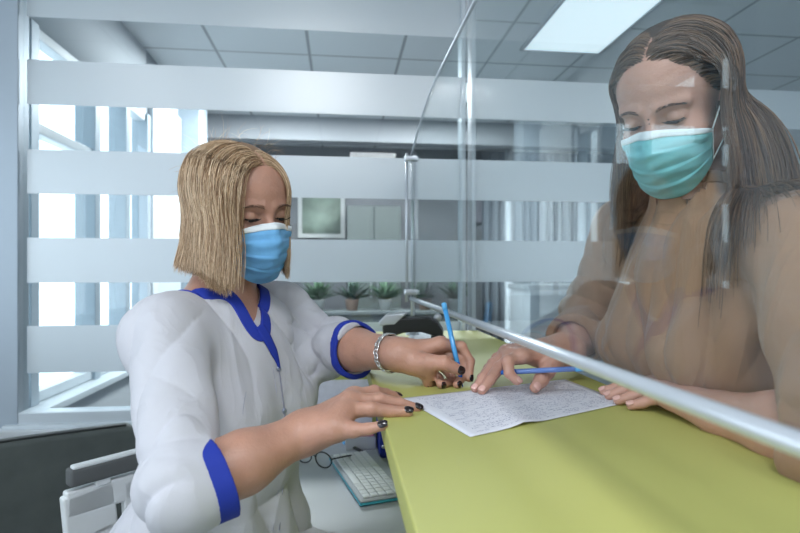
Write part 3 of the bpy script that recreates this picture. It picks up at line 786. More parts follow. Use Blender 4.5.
    S = grow(hd, allf, roots, out/np.linalg.norm(out, axis=1)[:, None], length, 34, np.where(q[:, 0] > .02, RNG.uniform(.002, .010, len(q)), RNG.uniform(.003, .018, len(q))), np.full(len(q), .82), face=(.062, .022), side_push=.5, back=1.0)
    S = clumpit(S, 500, .38)
    v1, f1 = tube_strands(S, .0008, .0003)
    cap = Field(); cap.add(hd.e((0, -.024, .036), (.0765, .0945, .0855)), .01); cap.add(hd.e((0, -.05, -.045), (.068, .054, .09)), .03)
    def pc(d, p):
        l = hd.loc(p); return np.maximum(np.maximum(d, -.5*(l[..., 2]-.066)+.9*(l[..., 1]-.040)), np.maximum(-.16-l[..., 2], (l[..., 1]+.004)-.9*np.maximum(l[..., 2]-.0, 0)))
    v2, f2 = nets(cap, .004, post=pc)
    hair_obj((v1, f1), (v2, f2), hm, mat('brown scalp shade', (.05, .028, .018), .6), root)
    return {}
# ------------------------------------------------------------------ counter and the things on it
CT = 1.08; X0, X1 = .055, .448
lime = mat('lime green laminate', (.49, .49, .15), .48, var=.03, vscale=3, spec=.35)
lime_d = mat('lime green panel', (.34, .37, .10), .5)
gray_lam = mat('pale grey laminate', (.50, .52, .55), .45, var=.02, vscale=4)
steel = mat('brushed aluminium', (.70, .72, .75), .28, .9)
whitem = mat('white satin metal', (.58, .61, .66), .30, .4)
whitep = mat('white plastic', (.74, .76, .76), .4)
blackp = mat('black plastic', (.012, .013, .014), .38)
def make_counter():
    c = empty('reception_counter', ((X0+X1)/2, .7, 0), 'lime green reception counter carrying the clear screen and the paper form', 'counter')
    box('countertop', (X0, -.45, CT-.030), (X1, 1.70, CT), lime, c, .0025)
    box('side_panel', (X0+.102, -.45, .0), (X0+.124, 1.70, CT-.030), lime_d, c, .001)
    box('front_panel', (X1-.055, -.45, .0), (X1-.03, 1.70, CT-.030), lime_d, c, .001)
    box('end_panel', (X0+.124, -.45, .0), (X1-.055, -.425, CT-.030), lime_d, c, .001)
    # lower work desk, L shaped, a separate continuous top
    d = empty('work_desk', (-.25, 1.3, 0), 'pale grey work desk below the counter, holding the keyboard and eyeglasses', 'desk')
    poly = [(-.34, 1.12), (-.10, 1.12), (-.02, .95), (-.02, .25), (X0+.100, .25), (X0+.100, 1.685), (-.34, 1.685)]
    MB().prism(poly, .755, .78).build('worktop', gray_lam, d, bevel=.003)
    for x, y in ((-.32, 1.16), (-.32, 1.65), (0.0, 1.65), (.01, .30)):
        MB().box((x, y, 0), (x+.04, y+.03, .755)).build('leg', steel, d, bevel=.003)
def make_screen():
    sx = .215; yp = 1.60; zr = 1.189; zt = 1.704
    s = empty('protective_screen', (sx, .8, CT), 'clear acrylic protective screen in a slim white metal frame, standing on the counter', 'screen')
    acr = clear_mat('clear acrylic', (.93, .965, .97), 1.47, .95, .012)
    yy = list(np.linspace(-.42, 1.15, 12))+list(np.linspace(1.2, yp, 14)); edge = [(y, zt if y < 1.15 else zt-.082*((y-1.15)/(yp-1.15))**1.7) for y in yy]
    MB().prism([(-.42, zr), (yp, zr)]+edge[::-1], -.0015, .0015, (V(0, 1, 0), V(0, 0, 1), V(1, 0, 0)), (sx, 0, 0)).build('acrylic_sheet', acr, s, smooth=False)
    MB().tube([(sx, -.43, zr), (sx, yp+.004, zr)], .0062, 16).build('bottom_rail', whitem, s)
    MB().tube([(sx, y, z+.001) for y, z in edge], .0036, 8).build('top_edge', whitem, s)
    for y in (yp+.004, -.36):
        ph = zt-.078 if y > 0 else zt+.004
        MB().tube([(sx+.004, y, CT), (sx+.004, y, ph)], .0055, 12).build('post', whitem, s)
        if y > 0: MB().tube([(sx-.014, y, zr-.01), (sx-.014, y, ph+.004)], .0042, 12).build('post', whitem, s)
        MB().lathe([(.022, 0), (.022, .004), (.010, .007), (.007, .02)], (sx+.004, y, CT), n=20).build('foot', steel, s)
        for z in (zr+.02, ph-.012):
            cl = MB().box((sx-.022, y-.011, z-.009), (sx+.016, y+.011, z+.009)).build('clamp', steel, s, bevel=.004)
            MB().lathe([(.001, 0), (.006, 0), (.006, .008), (.001, .009)], (sx+.016, y, z), (1, 0, 0), 14).build('screw', steel, cl)
def paper_mat():
    m = bpy.data.materials.new('written form'); m.use_nodes = True; nt = m.node_tree; N = nt.nodes.new; L = nt.links.new
    b = nt.nodes['Principled BSDF']; b.inputs['Roughness'].default_value = .75
    uv = N('ShaderNodeTexCoord'); sp = N('ShaderNodeSeparateXYZ'); L(uv.outputs['UV'], sp.inputs[0])
    def M(op, a, b_=None, c=None):
        n = N('ShaderNodeMath'); n.operation = op
        for i, q in enumerate((a, b_, c)):
            if q is None: continue
            if isinstance(q, (int, float)): n.inputs[i].default_value = q
            else: L(q, n.inputs[i])
        return n.outputs[0]
    x, y = sp.outputs[0], sp.outputs[1]
    ln = M('MULTIPLY', y, 30); fr = M('FRACT', ln); row = M('FLOOR', ln)
    cb = N('ShaderNodeCombineXYZ'); L(M('MULTIPLY', x, 130), cb.inputs[0]); L(M('MULTIPLY', row, 7.3), cb.inputs[1])
    L(M('MULTIPLY', fr, 1.8), cb.inputs[2])
    nz = N('ShaderNodeTexNoise'); nz.inputs['Scale'].default_value = 1.0; nz.inputs['Detail'].default_value = 2; L(cb.outputs[0], nz.inputs['Vector'])
    word = N('ShaderNodeCombineXYZ'); L(M('MULTIPLY', x, 17), word.inputs[0]); L(M('MULTIPLY', row, 3.1), word.inputs[1])
    wz = N('ShaderNodeTexNoise'); wz.inputs['Scale'].default_value = 1.0; wz.inputs['Detail'].default_value = 0; L(word.outputs[0], wz.inputs['Vector'])
    ink = M('MULTIPLY', M('GREATER_THAN', nz.outputs['Fac'], .52), M('GREATER_THAN', wz.outputs['Fac'], .43))
    band = M('MULTIPLY', M('GREATER_THAN', fr, .36), M('LESS_THAN', fr, .72)); ink = M('MULTIPLY', ink, band)
    inx = M('MULTIPLY', M('GREATER_THAN', x, .06), M('LESS_THAN', x, .95)); iny = M('MULTIPLY', M('GREATER_THAN', y, .05), M('LESS_THAN', y, .95))
    ink = M('MULTIPLY', ink, M('MULTIPLY', inx, iny))
    rule = M('MULTIPLY', M('MULTIPLY', M('LESS_THAN', fr, .07), M('MULTIPLY', inx, iny)), .5)
    ink = M('MAXIMUM', M('MULTIPLY', ink, .8), rule)
    mx = N('ShaderNodeMix'); mx.data_type = 'RGBA'; L(ink, mx.inputs[0]); mx.inputs[6].default_value = (.76, .76, .82, 1); mx.inputs[7].default_value = (.16, .17, .30, 1)
    L(mx.outputs[2], b.inputs['Base Color']); return m
def sheet(name, corners, z, m, label, cat, lift=None, n=24, group=None):
    """paper from four corners (world xy), z + curl"""
    a, b, c, d = [V(*q, 0)[:3] if len(q) == 2 else V(*q) for q in corners]; v = []; uv = []
    for j in range(n+1):
        for i in range(n+1):
            s, t = i/n, j/n; p = (a*(1-s)+b*s)*(1-t)+(d*(1-s)+c*s)*t; p[2] = z+(lift(s, t) if lift else 0); v.append(p); uv.append((s, t))
    f = [(j*(n+1)+i, j*(n+1)+i+1, (j+1)*(n+1)+i+1, (j+1)*(n+1)+i) for j in range(n) for i in range(n)]
    o = obj(name, v, f, m); u = o.data.uv_layers.new(name='UVMap')
    for lp in o.data.loops: u.data[lp.index].uv = uv[lp.vertex_index]
    s = o.modifiers.new('s', 'SOLIDIFY'); s.thickness = .0003; s.offset = 1
    return tag(o, label, cat, group)
def cp(x, y, z=CT):     # the point of a level surface seen at a pixel
    d = (CAMZ-z)*F_PX/(y-HOR); return P(x, y, d)
def make_pen(tip, end, label, barrel, R=.0042, cap='blue', group=None):
    tip, end = V(*tip), V(*end); ax = nrm(end-tip); L = .145; end = tip+ax*L
    r = empty('pen', tuple(tip), label, 'pen', group)
    MB().lathe([(.0005, .001), (.0010, .004), (.0022, .012), (.0030, .016)], tip, ax, 14).build('nib', mat('steel nib', (.02, .06, .25), .3, .2), r)
    MB().lathe([(.0030, .015), (R*1.02, .026), (R*1.02, .042), (R*.95, .043)], tip, ax, 14).build('grip', mat('deep blue plastic', (.01, .13, .55), .25, coat=.4), r)
    MB().lathe([(R*.95, .042), (R, .045), (R, L-.010)], tip, ax, 8).build('barrel', barrel, r)
    MB().lathe([(R*1.06, L-.013), (R*1.06, L-.002), (R*.8, L)], tip, ax, 16).build('end_cap', mat('pale blue plastic', (.10, .42, .80), .3, coat=.4), r)
    return r
def make_counter_items():
    A, B_, C_, D_ = cp(470, 438), cp(627, 403.5), cp(565, 380), cp(403, 399)
    sheet('paper_form', [tuple(A), tuple(B_), tuple(C_), tuple(D_)], CT+.0006, paper_mat(), 'white paper form covered in lines of handwriting, lying on the lime green counter', 'paper',
          lambda s, t: .0005+.0045*max(0, 1-abs(s-.30)/.14)**2*max(0, 1-t*3)+.001*math.sin(s*6)*t*(1-t))
    make_pen(P(463, 388.2, .876), P(448, 322, .90), 'light blue pen held upright in the hand of the woman in white', mat('sky blue plastic', (.06, .34, .72), .25, coat=.4), group=None)
    make_pen(P(489, 373, .853), P(572, 369, .815), 'blue and white pen lying across the fingers of the woman in brown', mat('blue clear plastic', (.14, .25, .62), .2, coat=.6))
    # bracelet of the nurse: chain of links
    # desk punch / terminal
    c = P(412, 334, 1.50); c[2] = CT
    ux, uy = nrm(D(1, -.12, 0)), nrm(D(.12, 1, 0)); Mx = (ux, V(0, 0, 1), uy)
    t = empty('hole_punch', tuple(c), 'black and silver desktop hole punch at the far end of the counter', 'hole punch')
    MB().prism([(-.078, .012), (-.080, .040), (-.066, .050), (-.050, .062), (.050, .066), (.074, .050), (.086, .030), (.088, .012), (.060, .016), (.030, .024), (-.020, .022), (-.045, .014)], -.035, .035, Mx, tuple(c)).build('housing', blackp, t, bevel=.005, seg=3)
    MB().prism([(-.088, .040), (-.090, .052), (-.070, .072), (-.020, .077), (-.012, .074), (-.044, .044)], -.036, .036, Mx, tuple(c)).build('lever', mat('silver plastic', (.55, .57, .60), .3, .4), t, bevel=.005, seg=3)
    for a in (-.062, .066): MB().prism([(a-.012, 0), (a+.012, 0), (a+.010, .016), (a-.010, .016)], -.030, .030, Mx, tuple(c)).build('foot', blackp, t, bevel=.002)
    MB().lathe([(.001, -.012), (.011, -.012), (.011, .012), (.001, .012)], tuple(c+ux*.072+V(0, 0, .062)), tuple(uy), 18).build('knob', mat('silver plastic', (.5, .5, .5)), t)
    a, b, c_, d = cp(404, 343, CT), cp(446, 342, CT), cp(441, 332, CT), cp(413, 332, CT)
    sheet('leaflet', [tuple(a), tuple(b), tuple(c_), tuple(d)], CT+.001, mat('glossy leaflet', (.55, .60, .66), .3, var=.35, vscale=40), 'small glossy leaflet lying in front of the hole punch', 'leaflet', n=6)
    make_pen(cp(446, 344, CT)+V(0, 0, .012), cp(437, 336, CT)+V(0, 0, .014), 'dark pen resting on the leaflet near the hole punch', mat('charcoal plastic', (.05, .06, .07), .4))
    # slip of paper under the writing arm
    a, b, c_, d = cp(408, 374), cp(432, 382), cp(444, 378), cp(424, 366)
    sheet('paper_slip', [tuple(a), tuple(b), tuple(c_), tuple(d)], CT+.0008, mat('plain paper', (.74, .74, .76), .8), 'small white paper slip under the hand that writes', 'paper', n=4)
def make_bracelet(n):
    W2, E2 = n['W2'], n['E2']; ax = nrm(W2-E2); c = W2-ax*.022; a = nrm(np.cross(ax, V(0, 0, 1))); b = np.cross(ax, a); f = n['A2']
    mb = MB(); br = empty('bracelet', tuple(c), 'silver chain bracelet on the wrist of the woman in white', 'bracelet')
    K = 30; pts = []
    for i in range(K):
        w = 2*PI*i/K; dr = a*math.cos(w)+b*math.sin(w); q = c+dr*.05+ax*.006*math.sin(w+1)
        for _ in range(20):
            dd = float(f(q[None])[0]); q = q-dr*(dd-.0035)*.8
        pts.append((q, dr))
    for i, (q, dr) in enumerate(pts):
        t = nrm(pts[(i+1) % K][0]-pts[i-1][0]); sd = np.cross(t, dr); u, v = nrm(t+sd*(.5 if i % 2 else -.5)), dr
        w_ = nrm(np.cross(u, v)); R, r2 = .0058, .0042
        ring = [q+u*math.cos(x)*R+w_*math.sin(x)*r2+v*.0008*math.sin(2*x) for x in np.linspace(0, 2*PI, 14)]
        MB().tube(ring, .00105, 6).build('link', mat('silver', (.75, .74, .72), .22, 1.0), br)
def make_desk_items():
    DZ = .78
    # keyboard: corners seen in the photo
    A = cp(335, 470, DZ); O = cp(360, 508, DZ); ux = nrm(cp(399, 487, DZ)-O); 
    uy = nrm(A-O); uz = V(0, 0, 1); wk, dk = .300, .125
    # long side runs away from the viewer
    LX = nrm(A-O); SX = nrm(V(LX[1], -LX[0], 0)); o = O+SX*.0
    kb = empty('keyboard', tuple(o+V(0, 0, 0)), 'compact white keyboard with a turquoise edge on the grey desk', 'keyboard')
    M = (SX, LX, uz)
    MB().box((0, 0, .002), (dk, wk, .008), M, o).build('base', mat('turquoise plastic', (.05, .36, .45), .4), kb, bevel=.003)
    MB().box((.001, .001, .008), (dk-.001, wk-.001, .014), M, o).build('case', mat('keyboard case', (.42, .44, .46), .5), kb, bevel=.003)
    for i in range(5):
        for j in range(15):
            a, b = .010+i*.0178, .010+j*.0187
            if i == 0 and 4 <= j <= 8:
                if j > 4: continue
                MB().box((a, b, .014), (a+.0158, b+.0187*5-.002, .0175), M, o).build('key', whitep, kb, bevel=.0015); continue
            MB().box((a, b, .014), (a+.0158, b+.0167, .0175), M, o).build('key', whitep, kb, bevel=.0015)
    # eyeglasses
    fm = mat('black spectacle frame', (.012, .012, .014), .3); lens = clear_mat('spectacle lens', (.96, .97, .97), 1.4)
    g0 = cp(313, 466, DZ); g = empty('eyeglasses', tuple(g0), 'black framed eyeglasses lying upside down on the grey desk', 'eyeglasses')
    ex, ey = nrm(cp(341, 470, DZ)-cp(310, 462, DZ)), None; ex = nrm(ex*V(1, 1, 0)); ey = V(-ex[1], ex[0], 0)
    for k, sgn in enumerate((-1, 1)):
        c = g0+ex*.033*sgn+V(0, 0, .022); ring = [c+ex*.026*math.cos(w)+V(0, 0, 1)*.019*math.sin(w)+ey*(.002*math.cos(w)**2) for w in np.linspace(0, 2*PI, 26)]
        MB().tube(ring, .0019, 8).build('rim', fm, g)
        MB().add([c+(q-c)*.95 for q in ring[:-1]], [tuple(range(25))]).build('lens', lens, g, smooth=False)
        MB().tube(spline([c+ex*.026*sgn+V(0, 0, .006), c+ex*.034*sgn+ey*.03+V(0, 0, .004), c+ex*.032*sgn+ey*.07-V(0, 0, .004), c+ex*.028*sgn+ey*.10-V(0, 0, .018)], 16), .0019, 8).build('temple', fm, g)
    MB().tube(spline([g0-ex*.008+V(0, 0, .025), g0+V(0, 0, .029), g0+ex*.008+V(0, 0, .025)], 8), .0017, 8).build('bridge', fm, g)
    pa, pb = cp(372, 459, DZ), cp(352, 449, DZ); pa[2] = pb[2] = DZ+.0065
    make_pen(pa, pb, 'black pen lying behind the keyboard', mat('black plastic', (.01, .01, .01)))
    # lime partition with pinned sheets and desk clutter
    dz = .78; q0 = P(296, 400, 1.50); q1 = P(392, 400, 1.50); y0 = float(q0@CF)
    bx0 = q0[0]; 
    yb = 1.56
    def bp(x, y):   # point on the partition's face
        o = V(0, 0, CAMZ); t = P(x, y, 1)-o; return o+t*(yb/t[1])
    l, r = bp(296, 400)[0], X0+.098; top = bp(320, 371)[2]
    poly = [(l, dz), (r, dz), (r, top), (l+.05, top)]+[(l+.05-.05*math.sin(a), top-.05+.05*math.cos(a)) for a in np.linspace(.1, PI/2, 8)]
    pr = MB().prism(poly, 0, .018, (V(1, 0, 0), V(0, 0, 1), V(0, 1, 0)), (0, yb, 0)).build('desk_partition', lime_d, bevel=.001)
    tag(pr, 'lime green upright board with a rounded corner at the back of the grey desk', 'partition')
    def pin(x0, y0_, x1, y1, name, label, m, off):
        a, b = bp(x0, y1), bp(x1, y0_); o = MB().box((a[0], yb-off-.0006, a[2]), (b[0], yb-off, b[2])).build(name, m, smooth=False); return tag(o, label, 'paper')
    pin(317, 379, 372, 440, 'pinned_sheet', 'large pale paper sheet fixed to the lime green partition', mat('pale lilac paper', (.60, .60, .68), .8, var=.06, vscale=60), .001)
    pin(341, 389, 362, 407, 'pinned_note', 'small paper note fixed on the large pale sheet', mat('cream paper', (.68, .67, .70), .8), .003)
    a = bp(345, 446); b = bp(374, 420)
    bx = empty('brochure_box', ((a[0]+b[0])/2, 1.50, dz), 'small box of pink and white brochures by the partition', 'box')
    box('tray', (a[0], 1.47, dz), (b[0], 1.54, dz+.035), mat('clear grey plastic', (.5, .5, .52), .3), bx)
    for i, cc in enumerate(((.60, .20, .32), (.70, .68, .70), (.60, .28, .40), (.66, .66, .66), (.55, .45, .5))):
        box('brochure', (a[0]+.006, 1.478+i*.011, dz+.004), (b[0]-.006, 1.485+i*.011, dz+.062-.004*i), mat('brochure %s' % 'abcde'[i], cc, .5), bx, .0005)
    a = bp(378, 446); b = bp(392, 416)
    bl = empty('file_binder', ((a[0]+X0)/2, 1.46, dz), 'blue file binders standing beside the counter panel', 'binder')
    for i in range(2):
        x = a[0]+i*.020-.006
        bb = box('binder_case', (x, 1.40, dz), (x+.018, 1.54, dz+.105), mat('deep blue board', (.01, .03, .30), .5), bl, .001)
        MB().lathe([(.001, 0), (.005, 0), (.005, .002), (.001, .002)], (x+.009, 1.40, dz+.03), (0, -1, 0), 14).build('ring', steel, bb)
def make_chair():
    # the office chair the nurse sits on: white slotted back frame with a grey pad on top
    ff = nrm(D(.78, -.63, 0)); ss = nrm(D(.63, .78, 0)); bc = P(58, 478, .985); zt = .885
    o = V(bc[0], bc[1], 0)+ss*.21; root = empty('office_chair', tuple(o+ff*.2), 'white office chair with slotted back and grey top pad behind the woman in white', 'chair')
    M = (ss, V(0, 0, 1), -ff); tilt = .0
    out = [(-.205, .86), (-.212, .83), (-.185, .74), (-.17, .66), (-.15, .56), (.15, .56), (.17, .66), (.185, .74), (.212, .83), (.205, .86), (.14, .862), (.13, .868), (.09, .868), (.08, .862), (-.08, .862), (-.09, .868), (-.13, .868), (-.14, .862)]
    bm_ = MB()
    # frame: side stiles, rails and centre bars leave real slots
    def bar(p, q, w, t=.022):
        p, q = V(*p, 0), V(*q, 0); d = nrm(q-p); n = V(-d[1], d[0], 0)*w
        bm_.prism([tuple((p+n)[:2]), tuple((p-n)[:2]), tuple((q-n)[:2]), tuple((q+n)[:2])], -.011, -.011+t, M, o)
    for g in (-1, 1):
        bar((.160*g, .855), (.152*g, .76), .046); bar((.154*g, .775), (.122*g, .56), .040); bar((.085*g, .85), (.068*g, .57), .013, .020)
        bar((.012*g, .85), (.010*g, .57), .010, .020)
    bar((-.2, .835), (.2, .835), .026); bar((-.17, .575), (.17, .575), .022); bar((-.155, .68), (.155, .68), .012, .018)
    bk = bm_.build('back_frame', whitep, root, bevel=.005, seg=3)
    for a in (-.135, -.05, .05, .135): MB().box((a-.014, .855, -.013), (a+.014, .872, .013), M, o).build('clip', whitep, bk, bevel=.003)
    pd = MB().box((-.195, .868, -.018), (.195, .902, .012), M, o).build('top_pad', mat('grey pad', (.10, .105, .105), .7), root, bevel=.006, seg=3)
    MB().box((-.190, .900, -.016), (.190, .908, .002), M, o).build('pad_trim', whitep, pd, bevel=.003)
    sc = o+ff*.22
    MB().prism([(-.22, -.20), (-.20, -.215), (.20, -.215), (.22, -.20), (.23, .16), (.19, .20), (-.19, .20), (-.23, .16)], .555, .615, (ss, ff, V(0, 0, 1)), sc).build('seat', mat('dark grey seat fabric', (.05, .055, .055), .9), root, bevel=.02, seg=3)
    MB().tube(spline([o+V(0, 0, .60), o-ff*.035+V(0, 0, .52), o+ff*.05+V(0, 0, .50), sc+V(0, 0, .54)], 16), .014, 10).build('back_bracket', steel, root)
    MB().tube([sc+V(0, 0, .12), sc+V(0, 0, .56)], .022, 16).build('gas_column', steel, root)
    MB().tube([sc+V(0.19*math.cos(a), .19*math.sin(a), .28) for a in np.linspace(0, 2*PI, 33)], .009, 8).build('foot_ring', steel, root)
    for k in range(5):
        a = 2*PI*k/5+.3; d = V(math.cos(a), math.sin(a), 0)
        lg = MB().tube([sc+V(0, 0, .13), sc+d*.15+V(0, 0, .10), sc+d*.28+V(0, 0, .075)], [.022, .018, .013], 10).build('leg', whitep, root)
        MB().lathe([(.004, -.012), (.026, -.012), (.030, 0), (.026, .012), (.004, .012)], sc+d*.28+V(0, 0, .0305), (-d[1], d[0], 0), 18).build('caster', blackp, lg)
def make_lounge():
    # dark grey armchair-like low padded bench back behind the nurse
    fab = mat('dark green grey fabric', (.080, .092, .088), .92, var=.12, vscale=14, bump=.4, bscale=700, sheen=.2)
    a = P(-130, 474, 1.22); b = P(140, 420, 1.56); a[2] = b[2] = 0; u = nrm(b-a); n = V(-u[1], u[0], 0)
    if n[1] < 0: n = -n
    L = float(np.linalg.norm(b-a)); M = (u, V(0, 0, 1), n)
    root = empty('padded_bench', tuple((a+b)/2), 'dark grey padded bench with a high back in the left corner below the window', 'bench')
    def crest(x): return .835-.012*max(0, (.25-x)/.25)**2+.004*math.sin(x*7)
    poly = [(0.0, .30)]+[(0, .76)]+[(x, crest(x)) for x in np.linspace(.03, L-.03, 18)]+[(L, .80), (L, .30)]
    MB().prism(poly, -.03, .03, M, a).build('backrest', fab, root, bevel=.016, seg=4)
    MB().tube([a+u*x+V(0, 0, crest(x)+.001)-n*.020 for x in np.linspace(.04, L-.04, 24)], .003, 6).build('piping', mat('black piping', (.02, .022, .022), .8), root)
    MB().box((0, .30, -.33), (L*.62, .42, -.03), M, a).build('seat_cushion', fab, root, bevel=.02, seg=3)
    for x in (.04, L*.6-.04):
        for w in (-.30, -.02): MB().box((x-.02, 0, w-.02), (x+.02, .30, w+.02), M, a).build('leg', steel, root, bevel=.003)
# ------------------------------------------------------------------ the rooms
GY = 1.75; LX = -1.25; CZ = 2.71
def st(o): o['kind'] = 'structure'; return o
def sbox(name, lo, hi, m, parent=None, **k):
    o = box(name, lo, hi, m, parent, **k)
    if parent is None: st(o)
    return o
def tile_mat(name, c, line, sx=.6):
    m = bpy.data.materials.new(name); m.use_nodes = True; nt = m.node_tree; N = nt.nodes.new; L = nt.links.new; b = nt.nodes['Principled BSDF']
    tc = N('ShaderNodeTexCoord'); br = N('ShaderNodeTexBrick'); br.offset = 0; br.inputs['Scale'].default_value = 1
    br.inputs['Brick Width'].default_value = sx; br.inputs['Row Height'].default_value = sx; br.inputs['Mortar Size'].default_value = .010; br.inputs['Mortar Smooth'].default_value = .1
    br.inputs['Color1'].default_value = tuple(c)+(1,); br.inputs['Color2'].default_value = tuple(q*.96 for q in c)+(1,); br.inputs['Mortar'].default_value = tuple(line)+(1,)
    mp = N('ShaderNodeMapping'); mp.inputs['Location'].default_value = (.20, .02, 0)
    L(tc.outputs['Object'], mp.inputs[0]); L(mp.outputs[0], br.inputs['Vector']); L(br.outputs['Color'], b.inputs['Base Color']); b.inputs['Roughness'].default_value = .85
    return m
def make_rooms():
    wall = mat('white painted wall', (.62, .66, .70), .8, var=.02, vscale=3); gw = mat('pale grey wall', (.50, .54, .58), .8)
    frame = mat('window frame grey', (.42, .49, .55), .45, .2); lightf = mat('pale window frame', (.62, .68, .72), .45)
    floor = mat('grey vinyl floor', (.30, .31, .32), .35, var=.08, vscale=2)
    sbox('floor', (-2.28, -3.6, -.05), (4.2, GY, 0), floor, bevel=0); sbox('floor_corridor', (LX-.08, GY, -.05), (4.2, 6.3, 0), floor, bevel=0)
    tm = tile_mat('ceiling tiles', (.72, .74, .76), (.34, .35, .37))
    for nm, xa, ya, yb_ in (('ceiling', -2.28, -3.6, GY), ('ceiling_corridor', LX-.08, GY, 6.3)):
        st(MB().box((xa, ya, CZ), (4.2, yb_, CZ+.06)).build(nm, tm, smooth=False, origin=(0, 0, CZ)))
    # wall with windows on the left of the corridor behind the glass
    def window_wall(name, wn, x, y0, y1, sill, head, mull, tr, thick=.08):
        sbox(name, (x-thick, y0, 0), (x, y1, sill), wall, bevel=0)
        st(box('wall_left_upper', (x-thick, y0, head), (x, y1, CZ), wall, bevel=0))
        w = empty(wn, (x, (y0+y1)/2, sill), kind='structure')
        for i, m_ in enumerate(mull): box('mullion', (x-.07, m_-.03, sill), (x+.03, m_+.03, head), frame, w, .004)
        for z in tr: box('transom', (x-.05, y0, z-.022), (x+.015, y1, z+.022), lightf, w, .004)
        box('window_sill', (x-.06, y0, sill-.03), (x+.10, y1, sill), lightf, w, .004)
        pane = clear_mat('window glass', (.96, .98, .98), 1.45)
        ys = [y0]+list(mull)+[y1]
        for a, b in zip(ys[:-1], ys[1:]):
            if b-a > .1: MB().box((x-.03, a+.02, sill), (x-.026, b-.02, head)).build('pane', pane, w, smooth=False)
    window_wall('wall_left', 'window_1', LX, GY+.05, 3.62, .73, 2.28, (GY+.09, 2.30, 2.86, 3.25, 3.59), (1.865, .755, 2.255))
    sbox('wall_left_far', (LX-.08, 3.62, 0), (LX, 6.6, CZ), gw, bevel=0)
    window_wall('wall_left_near', 'window_2', -2.2, -2.6, 1.2, .85, 2.35, (-2.55, -1.6, -.65, .3, 1.15), (.88, 2.32))
    sbox('wall_left_corner', (-2.28, 1.2, 0), (-2.2, GY, CZ), wall, bevel=0)
    # pier and pale panel between corridor windows
    sbox('trim_1', (LX, 4.30, 0), (LX+.16, 4.55, CZ), frame)
    sbox('trim_2', (LX, 3.66, 0), (LX+.03, 4.28, 2.45), lightf)
    # far wall of the corridor
    far = 6.2; dk = mat('taupe grey wall', (.27, .28, .30), .85)
    sbox('wall_back', (LX-.08, far, 0), (4.2, far+.08, CZ), dk, bevel=0)
    sbox('wall_right', (4.12, -3.6, 0), (4.2, 6.3, CZ), wall, bevel=0)
    for lo, hi in (((-2.28, -3.6, 0), (2.2, -3.52, CZ)), ((2.2, -3.6, 0), (3.7, -3.52, .9)), ((2.2, -3.6, 2.35), (3.7, -3.52, CZ)), ((3.7, -3.6, 0), (4.2, -3.52, CZ))):
        sbox('wall_front', lo, hi, wall, bevel=0)
    w5 = empty('window_5', (2.95, -3.56, .9), kind='structure')
    for x in (2.22, 2.95, 3.68): box('mullion', (x-.03, -3.58, .9), (x+.03, -3.53, 2.35), frame, w5, .003)
    for z in (.92, 2.33): box('transom', (2.2, -3.58, z-.03), (3.7, -3.53, z+.03), frame, w5, .003)
    sbox('trim_3', (-1.24, 5.0, CZ-.22), (4.1, 5.16, CZ-.001), mat('grey soffit', (.33, .34, .36), .8))
    # ---- glass partition
    g = empty('window_3', (0, GY, .80), kind='structure')
    gx0, gx1 = -1.02, 3.6
    glass = clear_mat('partition glass', (.93, .965, .97), 1.5, 1.0)
    fr = mat('partition frame', (.40, .46, .52), .4, .3); frb = mat('pale aluminium', (.60, .65, .69), .4, .3)
    fro = frost_mat('frosted film', (.69, .77, .82), .05, .36)
    for a, b, w_ in ((-1.030, -.962, fr), (.398, .412, frb), (.432, .446, frb), (2.3, 2.34, frb)):
        box('mullion', (a, GY-.03, .80), (b, GY+.03, CZ-.002), w_, g, .003)
    box('bottom_rail', (-1.0, GY-.028, .80), (gx1, GY+.028, .845), frb, g, .003)
    box('ledge_trim', (-1.0, GY-.045, .79), (gx1, GY+.04, .812), lightf, g, .003)
    segs = ((-.962, .398), (.446, 2.3), (2.34, 3.6))
    # band edges (height above the floor)
    def hz(y, x=150): 
        o = V(0, 0, CAMZ); t = P(x, y+2.5, 1)-o; return float((o+t*(GY/t[1]))[2])
    bands = [(hz(-30), hz(20.5)), (hz(62.5), hz(106)), (hz(150), hz(193)), (hz(236), hz(280)), (hz(322), hz(368))]
    for si, (a, b) in enumerate(segs):
        MB().box((a, GY-.003, .84), (b, GY+.003, CZ-.002)).build('pane', glass, g, smooth=False)
        for bi, (z1, z0) in enumerate(bands):
            if si > 0 and bi == 0: continue
            if bi == 4 and si > 0: continue
            MB().box((a+.012 if si == 0 else a, GY-.0052, z0), (b, GY-.0032, z1)).build('frosted_band', fro, g, smooth=False)
    sbox('wall_partition_base', (-2.2, GY-.025, 0), (gx1+.4, GY+.05, .79), wall, bevel=0)
    # side light left of the frame post
    g2 = empty('window_4', (-1.6, GY, .80), kind='structure')
    MB().box((-2.2, GY-.003, .80), (-1.03, GY+.003, CZ-.002)).build('pane', glass, g2, smooth=False)
    MB().box((-2.2, GY-.0052, .80), (-1.03, GY-.0034, CZ-.01)).build('frosted_band', fro, g2, smooth=False)
    # angled window ledge left
    a0 = P(92, 414, 1.70); a1 = P(0, 431, 1.565); a2 = P(-160, 470, 1.35)
    pl = [(a0[0], GY-.046), (a0[0], GY-.07), (a1[0], a1[1]), (a2[0], a2[1]), (a2[0]-.1, GY-.046)]
    pl = pl[::-1]
    st(MB().prism(pl, .775, .802).build('trim_4', mat('white ledge', (.68, .72, .75), .35), bevel=.003))
    pl2 = [(a0[0]+.03, GY-.046), (a0[0]-.01, GY-.085), (a1[0]-.02, a1[1]+.03), (a2[0], a2[1]+.04), (a2[0]-.1, GY-.046)][::-1]
    st(MB().prism(pl2, 0.0, .775).build('trim_5', wall, bevel=.001))
    # ---- ceiling luminaires (emitting panels with their light)
    em = mat('lit diffuser', (.9, .95, 1.0), .6, emit=(.88, .95, 1.0), estr=1.05)
